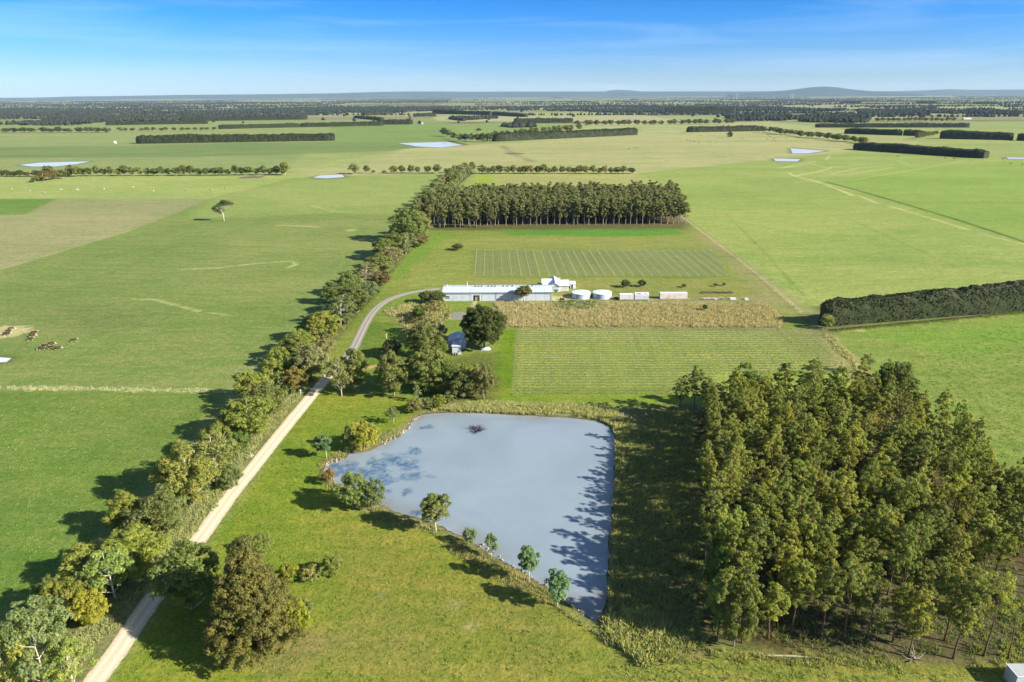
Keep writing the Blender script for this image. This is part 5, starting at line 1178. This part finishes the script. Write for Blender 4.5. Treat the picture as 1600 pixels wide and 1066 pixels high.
# rocks of the eroded shore
def rocks():
    r = random.Random(17); mb = MB(); seg = [(511,741),(505,729),(515,721),(537,716)], [(598,692),(620,682),(635,670),(642,660),(655,650)], [(511,741),(525,754)], [(735,842),(790,877),(850,915),(915,960)]
    for si, s_ in enumerate(seg):
        for i in range(len(s_)-1):
            (xa, ya), (xb, yb) = G(*s_[i]), G(*s_[i+1]); n = int(math.hypot(xb-xa, yb-ya)*(5 if si < 3 else 1.2))
            for k in range(n):
                t = r.random(); x = xa+(xb-xa)*t+r.uniform(-1, .5); y = ya+(yb-ya)*t+r.uniform(-.6, .9); q = r.uniform(.1, .38)
                mb.add([(x+q*r.uniform(.6, 1.2)*math.cos(a), y+q*r.uniform(.6, 1.2)*math.sin(a), r.uniform(-.4, -.05)) for a in (0, 1.3, 2.5, 3.8, 5)]+[(x+r.uniform(-.4, .4)*q, y+r.uniform(-.4, .4)*q, q*.7)], [(0,1,5),(1,2,5),(2,3,5),(3,4,5),(4,0,5)])
    tag(mb.build('shore_rocks', simple('pale_clay_rock', (.34,.28,.21), .95, .3, 2)), 'broken pale clay lumps along the pond shore', 'rocks', kind='stuff')
rocks()

# fences
def fence(px, label, step=4.0, h=1.2, m=TIMBER, wires=4, maxp=100):
    P = [Vector((*G(u, v), 0)) for u, v in px]; t = empty('paddock_fence', P[0]); tag(t, label, 'fence'); pm = MB(); pm.box(-.07, .07, -.07, .07, -.2, h); pme = pm.mesh('post', [m]); wm = MB(); n = 0
    tot = sum((P[i+1]-P[i]).length for i in range(len(P)-1)); step = max(step, tot/maxp)
    for i in range(len(P)-1):
        d = P[i+1]-P[i]; k = max(1, int(d.length/step))
        for j in range(k): link('post', pme, t, P[i]+d*(j/k)-P[0])
        for w_ in range(wires):
            z = h*(.25+.72*w_/(wires-1)); a = P[i]-P[0]+Vector((0, 0, z)); b = P[i+1]-P[0]+Vector((0, 0, z)); wm.tube([a, b], [.016, .016], 3, cap=False)
    wm.build('wire', WIRE, t)
fence([(1064,336),(1110,372),(1180,425),(1240,481),(1262,498)], 'post and wire fence down the left side of the big right paddock', 4)
fence([(1290,517),(1345,575),(1380,612)], 'post and wire fence from the near hedge down to the pond-side plantation', 4)
fence([(-60,606),(0,607),(120,608),(240,610),(350,613)], 'post and wire fence crossing the left paddock in pale grass', 5, 1.25, simple('pale_posts', (.45,.42,.35)))
fence([(-40,449),(0,420),(200,361),(325,311)], 'fence along the edge of the pale dry paddock at the left', 8, 1.2)
fence([(1290,284),(1330,295),(1400,315),(1500,345),(1600,378)], 'fence beside the dark drain across the right-hand paddock', 8, 1.2)
fence([(470,604),(430,650),(395,690)], 'short fence between the roadside bushes and the dirt road', 4, 1.1)

# vineyards: every row a thing
VINE = foliage_mat('vine_leaves', .7, .3)
def vine_row(v, ua, ub, i, group, where, hh, post_step, leafy, col, seed, dead=0.0, thick=.035):
    r = random.Random(seed); xa, y0 = G(ua, v); xb, y1 = G(ub, v); mb = MB(); L_ = xb-xa
    n = int(L_/post_step)
    for k in range(n+1):
        x = k*post_step; yy = (y1-y0)*x/L_; mb.box(x-thick, x+thick, yy-thick, yy+thick, 0, hh, 0)
    for z in (hh*.5, hh*.95): mb.tube([(0, 0, z), (L_, y1-y0, z)], [.012, .012], 3, 1, cap=False)
    x = .5
    while x < L_:
        yy = (y1-y0)*x/L_
        if r.random() > dead: 
            mb.tube([(x, yy, 0), (x+r.uniform(-.1, .1), yy, hh*.5)], [.035, .025], 4, 2, cap=False)
            for _ in range(leafy):
                a = r.uniform(-.7, .7); z = hh*r.uniform(.35, .95); q = r.uniform(.08, .2); c, s = math.cos(r.uniform(0, 3)), math.sin(r.uniform(0, 3)); b_ = r.uniform(-.15, .15)
                mb.add([(x+a-q*c, yy+b_-q*s, z-q*.5), (x+a+q*c, yy+b_-q*s*.4, z-q*.3), (x+a+q*c*.8, yy+b_+q*s, z+q*.5), (x+a-q*c, yy+b_+q*s*.5, z+q*.4)], [(0,1,2,3)], 3)
        x += 1.25
    nn2 = max(2, int(L_/1.5)) if leafy > 1 else 2; st = [(L_*k/nn2, (y1-y0)*k/nn2) for k in range(nn2+1)]; b_ = [(r.uniform(.15, .5), r.uniform(.15, .5)) if leafy > 1 else (.08, .08) for _ in st]
    mb.add([(x_, y_-w1, .0) for (x_, y_), (w1, w2) in zip(st, b_)]+[(x_, y_, .16) for x_, y_ in st]+[(x_, y_+w2, .0) for (x_, y_), (w1, w2) in zip(st, b_)],
           [(k, k+1, nn2+2+k, nn2+1+k) for k in range(nn2)]+[(nn2+1+k, nn2+2+k, 2*nn2+3+k, 2*nn2+2+k) for k in range(nn2)], 4)
    o = mb.build('vine_row', [TIMBERV, WIRE, BARK, VINE, STRIP]); o.location = (xa, y0, 0); o.color = lc(col); tag(o, '%s vine row from the front of the %s' % (nth(i), where), 'vine row', group); return o
TIMBERV = simple('grey_vine_posts', (.30,.28,.22), .9, .15); GV = simple('pale_vine_guards', (.42,.42,.38), .8, .05); STRIP = simple('vine_row_strip', (.13,.15,.04), .95, .35, .6)
ya, yb = G(808, 617)[1], G(808, 517)[1]; nr = 27
def vof(y): 
    lo, hi = 200.0, 1100.0
    for _ in range(40):
        mdd = (lo+hi)/2
        if G(900, mdd)[1] > y: lo = mdd
        else: hi = mdd
    return lo
for i in range(nr):
    y = ya+(yb-ya)*i/(nr-1); v = vof(y); f = i/(nr-1); ub = 1325-45*f if v < 585 else 1120
    vine_row(v, 800+8*f, ub, i+1, 'rows of the vineyard behind the pond', 'vineyard behind the pond', 1.5, 6.0, 5, (0.13,0.14,0.03), i+50)
ya, yb = G(808, 433)[1], G(808, 394)[1]; nr = 30; _save = TIMBERV; TIMBERV = GV
for i in range(nr):
    y = ya+(yb-ya)*i/(nr-1); v = vof(y); f = i/(nr-1)
    vine_row(v, 742+3*f, 1138-26*f, i+1, 'rows of the upper vineyard', 'upper vineyard by the far plantation', 1.5, 4.78, 1, (0.09,0.13,0.03), i+90, .5, .04)
TIMBERV = _save

# ------------------------------------------------------------------ cattle
def cow_mesh(kind, seed, graze=False):
    r = random.Random(seed)
    J = [((0,0,1.05),.36),((-.45,0,1.08),.37),((-.95,0,1.12),.33),((-1.15,0,1.15),.2),((.45,0,1.05),.38),((.8,0,1.12),.3),((1.1,0,1.2 if not graze else .95),.2),((1.35,0,1.32 if not graze else .5),.17),((1.55,0,1.22 if not graze else .3),.13),((1.75,0,1.1 if not graze else .12),.09)]
    E_ = [(0,1),(1,2),(2,3),(0,4),(4,5),(5,6),(6,7),(7,8),(8,9)]
    for s in (-1, 1):
        b = len(J); J += [((.72,.2*s,.85),.17),((.74,.22*s,.45),.085),((.74,.22*s,.12),.065),((.76,.22*s,.0),.07)]; E_ += [(4,b),(b,b+1),(b+1,b+2),(b+2,b+3)]
        b = len(J); J += [((-.95,.2*s,.85),.2),((-.85,.22*s,.58),.1),((-1.0,.22*s,.38),.075),((-.96,.22*s,.1),.06),((-.94,.22*s,.0),.07)]; E_ += [(2,b),(b,b+1),(b+1,b+2),(b+2,b+3),(b+3,b+4)]
    b = len(J); J += [((-1.28,0,.9),.05),((-1.3,0,.45),.04)]; E_ += [(3,b),(b,b+1)]
    me = bpy.data.meshes.new('cow_skin'); me.from_pydata([j[0] for j in J], E_, []); o = bpy.data.objects.new('tmp', me); COL.objects.link(o)
    md = o.modifiers.new('s', 'SKIN'); 
    for v, j in zip(me.skin_vertices[0].data, J): v.radius = (j[1], j[1])
    me.skin_vertices[0].data[0].use_root = True; sb = o.modifiers.new('u', 'SUBSURF'); sb.levels = 1
    dg = bpy.context.evaluated_depsgraph_get(); m2 = bpy.data.meshes.new_from_object(o.evaluated_get(dg)); bpy.data.objects.remove(o)
    hd = (J[7][0], J[9][0]); bm_v = [v.co.copy() for v in m2.vertices]
    m2.materials.clear()
    for m in (COATS[kind][0], COATS[kind][1]): m2.materials.append(m)
    for p in m2.polygons: p.material_index = 1 if (p.center.x > 1.22) or (kind == 'hereford' and p.center.z < .35 and abs(p.center.y) > .1) else 0; p.use_smooth = True
    return m2
COATS = {'hereford': (simple('red_brown_coat', (.06,.026,.016), .8, .3, 2), simple('white_face_hair', (.6,.56,.5), .8, .1)), 'black': (simple('black_coat', (.016,.013,.012), .7, .2), simple('black_coat2', (.02,.017,.015), .7, .2)),
         'sheep': (simple('fleece', (.42,.40,.33), .95, .15, 3), simple('sheep_face', (.5,.46,.38), .9, .1))}
bpy.context.view_layer.update()
CM = {'hereford': [cow_mesh('hereford', 1), cow_mesh('hereford', 2, True)], 'black': [cow_mesh('black', 3, True)], 'sheep': [cow_mesh('sheep', 4, True)]}
def animal(kind, u, v, rz, label, name, cat, group, s=1.0, graze=0):
    x, y = G(u, v); t = link(name, CM[kind][graze % len(CM[kind])]); t.location = (x, y, 0); t.rotation_euler = (0, 0, rz); t.scale = (s, s, s); tag(t, label, cat, group)
    if s > .88:
        for sd in (-1, 1):
            mb = MB(); hx_, hz_ = (1.36, 1.4) if graze % 2 == 0 and kind == 'hereford' else (1.36, .62); mb.add([(hx_-.05, .1*sd, hz_), (hx_+.05, .1*sd, hz_), (hx_, .34*sd, hz_+.05), (hx_-.02, .2*sd, hz_-.08)], [(0,1,2),(0,2,3),(1,3,2),(0,3,1)]); mb.build('ear', COATS[kind][0], t)
for i, (u, v, a, g, lab) in enumerate([(54,522,.4,0,'red-brown cow with a white face, top one of the three in file'),(51,526,.5,1,'red-brown cow in the middle of the three walking in file'),(48,532,.3,0,'red-brown cow at the lower end of the three in file'),
     (18,516,.6,1,'cow highest on the bare dirt patch at the left edge'),(14,520,.3,0,'second cow down on the bare dirt patch'),(12,523,.8,1,'third cow down on the bare dirt patch'),(10,524.5,3.4,0,'cow lowest on the bare dirt patch at the left edge'),
     (70,543,3.3,0,'red cow with a bright white face left of the low group'),(65,547,3.6,1,'dark cow at the lower left of the low group'),(81,539,.5,1,'cow at the top of the low group'),(79,545.5,3.4,0,'white-faced cow in the middle of the low group'),(91,546,.6,1,'cow on the right of the low group'),(116,534,.3,0,'lone white-faced cow farthest right of the left herd')]):
    animal('hereford', u, v, a, lab, 'cow', 'cow', 'red and white cattle in the left paddock', .92, g)
ra = random.Random(4)
for k, (u, v) in enumerate([(1064,222.5),(1073,219.5),(1078,221),(1083,222),(1085,221.6),(1092,223),(1095,212.8),(1106,222),(1111,222.5),(1119,222.5),(1158,216.5),(1161,217),(1165,220.5),(1187,211.5),(1191,211),(1200,212),(1203,214),(1210,216),(1212,221),(1217,214),(1221,212),(1228,216),(1235,222),(1199,218),(1208,219.5)]):
    animal('black', u, v, ra.uniform(0, 6.28), '%s dark cow from the left in the herd around the lone far tree' % nth(k+1), 'cow', 'dark cattle on the far tan paddock', 1.5 if False else 1.15)
for k, (u, v) in enumerate([(983,233),(991,231.5),(995,231)]): animal('black', u, v, ra.uniform(0, 6), ['left', 'middle', 'right'][k]+' cow of three grazing above the far plantation', 'cow', 'three cows above the far plantation', 1.15)
for k, (u, v) in enumerate([(1567,249.5),(1568,254),(1579,256.5),(1597,257.5),(1403,245.5),(1491,248.5),(1477,248)]): animal('black', u, v, ra.uniform(0, 6), '%s dark cow counted along the right-hand hedge and beyond it' % nth(k+1), 'cow', 'dark cattle near the right-hand hedge', 1.15)
for k, u in enumerate((18, 47, 69, 96, 121, 163, 208, 240, 291, 330, 352)):
    v = ra.uniform(293, 304)
    animal('sheep', u, v, ra.uniform(0, 6), '%s white sheep from the left in the pale strip below the left tree row' % nth(k+1), 'sheep', 'sheep below the left tree row', .45)
for k, (u, v) in enumerate([(1040,209),(1043,209.2),(1046,208.8),(1050,209)]): animal('sheep', u, v, ra.uniform(0, 6), '%s pale animal from the left beyond the end of the middle hedge' % nth(k+1), 'sheep', 'pale animals by the middle hedge', 1.0)

# far farm buildings and wind turbines
def far_house(u, v, w, label, roof=WHITE):
    x, y = G(u, v); t = empty('farm_building', (x, y, 0)); tag(t, label, 'farm building'); mb = MB(); gable_walls(mb, -w/2, w/2, 0, w*.5, 3.2, 5.2); mb.build('wall', CREAM, t); mb = MB(); prism_roof(mb, -w/2, w/2, 0, w*.5, 3.25, 5.3, .4); mb.build('roof', roof, t)
for i, (u, v, w) in enumerate([(1421,174,22),(1436,174,24),(1512,187,26),(794,160.5,30),(812,160,26),(498,159.2,30),(512,160.3,24),(660,194.5,5),(180,225,4),(1043,172,16),(1160,178.3,14)]):
    far_house(u, v, w, '%s tiny pale farm building %s' % (nth(i+1), 'among the far right trees' if u > 1400 else 'in the far left woods' if u < 600 else 'in the far middle distance'))
for i, u in enumerate((1236, 1239.5, 1152)):
    D = 11000.; d = ray(u, 145); x = d[0]*D/d[1]; t = empty('wind_turbine', (x, D, 0)); tag(t, ['left', 'right', 'outlying'][i]+' tiny white wind turbine on the horizon near the broad hill', 'wind turbine', 'wind turbines on the horizon')
    mb = MB(); mb.tube([(0,0,0),(0,0,75)], [2.4, 1.3], 8); mb.build('tower', WHITE, t); mb = MB(); mb.box(-1.6, 1.6, -5, 4, 74, 77.5); nc = mb.build('nacelle', WHITE, t)
    for k in range(3):
        a = k*2.094+i; mb = MB(); c, s = math.cos(a), math.sin(a); mb.add([(-s*1.2, -5.4, 76+c*1.2), (c*12-s*1.8, -5.4, 76+s*12+c*1.8), (c*34, -5.4, 76+s*34), (c*12+s*1.2, -5.4, 76+s*12-c*1.2), (0, -5, 76), (c*12, -5, 76+s*12)], [(0,1,2,3),(0,4,5,1),(1,5,2),(3,2,5),(0,3,5,4)]); mb.build('blade', WHITE, t)

# ------------------------------------------------------------------ tall grass and reeds (uncountable)
GRASS = foliage_mat('grass_blades', .8, .3, (1.5, 1.5, 1.45))
def tufts(name, poly, dens, h, w, color, label, seed, nb=7, excl=None, patch=0.0):
    P = gpoly(poly); rng = np.random.RandomState(seed); x0, y0 = P.min(0); x1, y1 = P.max(0); n = int((x1-x0)*(y1-y0)*dens*1.7)
    q = np.stack([rng.uniform(x0, x1, n), rng.uniform(y0, y1, n)], 1); d = sdist(P, q[:, 0], q[:, 1]) + (fbm(q[:, 0]*.3, q[:, 1]*.3)-.5)*4
    k = d < 0
    if patch: k &= fbm(q[:, 0]*.25, q[:, 1]*.25, 3) > patch
    q = q[k]; k = sdist(PP, q[:, 0], q[:, 1]) > .2; q = q[k]; N = len(q)
    b = np.repeat(q, nb, 0); M_ = len(b); a = rng.rand(M_)*6.28; rad = w*rng.rand(M_)**.7; bx = b[:, 0]+np.cos(a)*rad*.5; by = b[:, 1]+np.sin(a)*rad*.5
    hh = h*(.5+.8*rng.rand(N)).repeat(nb)*(.6+.5*rng.rand(M_)); lean = rad*.8+.12*h; f = rng.rand(M_)*6.28; ww = w*.045+.02
    zz = np.array([0.0]*M_)
    V = np.stack([np.stack([bx-np.cos(f)*ww, by-np.sin(f)*ww, zz-.25], -1), np.stack([bx+np.cos(f)*ww, by+np.sin(f)*ww, zz-.25], -1), np.stack([bx+np.cos(a)*lean*.5+np.cos(f)*ww*.8, by+np.sin(a)*lean*.5+np.sin(f)*ww*.8, hh*.75], -1), np.stack([bx+np.cos(a)*lean, by+np.sin(a)*lean, hh], -1), np.stack([bx+np.cos(a)*lean*.5-np.cos(f)*ww*.8, by+np.sin(a)*lean*.5-np.sin(f)*ww*.8, hh*.7], -1)], 1).reshape(-1, 3)
    o = link(name, np_mesh(name, V, np.arange(M_*5).reshape(-1, 5), [GRASS])); o.color = lc(color); tag(o, label, 'grass', kind='stuff'); return o
tufts('dry_grass', [(770,473),(1195,475),(1228,500),(1212,512),(788,511)], 1.1, 1.1, .9, (.35,.285,.185), 'tall tan dry grass on the bank below the long shed', 1)
tufts('tall_grass', [(962,655),(1085,640),(1108,1008),(1060,1035),(952,1000),(958,800)], 2.4, .75, .6, (.24,.23,.10), 'rank brown-green grass between the pond and the plantation', 2, patch=.3)
tufts('reeds', [(652,636),(760,630),(960,637),(985,668),(962,690),(960,664),(900,648),(700,645)], 3.2, 1.0, .5, (.33,.30,.16), 'pale reedy grass along the far bank of the pond', 3)
tufts('reeds', [(955,690),(972,690),(966,800),(962,960),(945,985),(950,900),(956,780)], 4.0, 1.0, .5, (.28,.25,.14), 'brown reeds along the right-hand bank of the pond', 4)
tufts('verge_grass', [(60,1110),(200,960),(290,850),(345,775),(400,700),(455,632),(480,606),(450,606),(380,690),(320,770),(230,870),(150,960),(20,1066)], 2.2, .7, .6, (.27,.26,.13), 'long pale grass between the tree row and the dirt road', 5)
tufts('dry_grass', [(598,488),(640,474),(688,470),(690,500),(684,540),(645,540),(628,505)], .9, 1.0, .9, (.32,.27,.15), 'tan scrubby grass around the thicket left of the gravel patch', 6, patch=.35)
tufts('tall_grass', [(1105,1015),(1300,1030),(1560,1045),(1620,900),(1700,880),(1760,1020),(1560,1050),(1300,1040),(1110,1030)], 1.8, .7, .6, (.26,.25,.11), 'tussocky grass along the front edge of the pond-side plantation', 7)
tufts('undergrowth', [(1105,990),(1300,1020),(1560,1035),(1700,980),(1600,860),(1350,880),(1110,900)], .9, .7, .7, (.16,.17,.07), 'patchy undergrowth beneath the front trees of the pond-side plantation', 8, patch=.42)
tufts('tall_grass', [(940,962),(1010,950),(1080,1010),(1010,1042),(948,1010)], 3.0, 1.3, .9, (.30,.28,.13), 'pale tangled tall grass at the lower corner of the pond', 9)
tufts('shore_grass', [(700,842),(760,872),(850,925),(930,985),(945,1000),(915,985),(840,940),(750,890),(690,850)], 3.0, .5, .5, (.28,.24,.13), 'short dry grass on the lower pond shore', 10)
tufts('shore_grass', [(500,726),(545,700),(598,684),(640,652),(600,690),(545,712),(515,728),(530,762),(600,800),(690,832),(680,840),(590,812),(505,760)], 2.6, .55, .5, (.26,.23,.12), 'short dry grass on the left-hand pond shore', 11)
tufts('fence_grass', [(0,605),(120,606),(240,608),(352,611),(352,614.5),(240,612),(120,610.5),(0,609.5)], 1.6, .6, .6, (.36,.34,.2), 'pale uncut grass strip along the left paddock fence', 12)
tufts('fence_grass', [(1298,522),(1345,572),(1400,628),(1392,632),(1338,578),(1292,526)], 1.8, .7, .6, (.36,.32,.19), 'pale uncut grass strip along the fence below the near hedge', 13)
tufts('weeds', [(862,471),(935,472),(925,483),(890,486),(864,480)], 1.4, 1.0, .9, (.07,.13,.04), 'dark green weeds at the top of the dry bank beside the tanks', 14)
tufts('tussocks', [(340,850),(470,690),(600,640),(520,735),(560,800),(700,850),(880,960),(940,1066),(180,1066)], .22, .28, .5, (.20,.24,.06), 'scattered tussocks on the near lawn between the road and the pond', 16, 9)
tufts('tussocks', [(1345,590),(1600,500),(1600,840)], .12, .35, .6, (.17,.22,.06), 'scattered tussocks in the right-hand paddock behind the plantation', 17, 9)
tufts('tussocks', [(0,625),(330,625),(150,840),(0,960)], .12, .3, .6, (.17,.24,.07), 'scattered tussocks in the lower left paddock', 18, 9)
tufts('tussocks', [(950,1030),(1100,1030),(1560,1050),(1560,1066),(950,1066)], .8, .35, .5, (.26,.26,.09), 'scattered tussocks along the bottom edge of the photo', 19, 9)
tufts('hedge_grass', [(1300,517),(1450,503),(1600,488),(1600,491),(1450,506),(1302,520)], 1.2, .4, .5, (.12,.2,.04), 'bright grass at the foot of the near hedge', 15)

# ------------------------------------------------------------------ the air between here and the horizon
hz = MB(); hz.box(-31000, 31000, -32000, 31500, -3.0, 420.0)
HM = bpy.data.materials.new('haze_air'); HM.use_nodes = True; nt = HM.node_tree; nt.nodes.clear()
pv = nt.nodes.new('ShaderNodeVolumePrincipled'); pv.inputs['Color'].default_value = (0.56, 0.79, 1.0, 1); pv.inputs['Density'].default_value = 2.1e-5; pv.inputs['Anisotropy'].default_value = 0.0
om = nt.nodes.new('ShaderNodeOutputMaterial'); nt.links.new(pv.outputs[0], om.inputs['Volume'])
tag(hz.build('haze', HM), kind='stuff')
print('objects', len(bpy.data.objects))
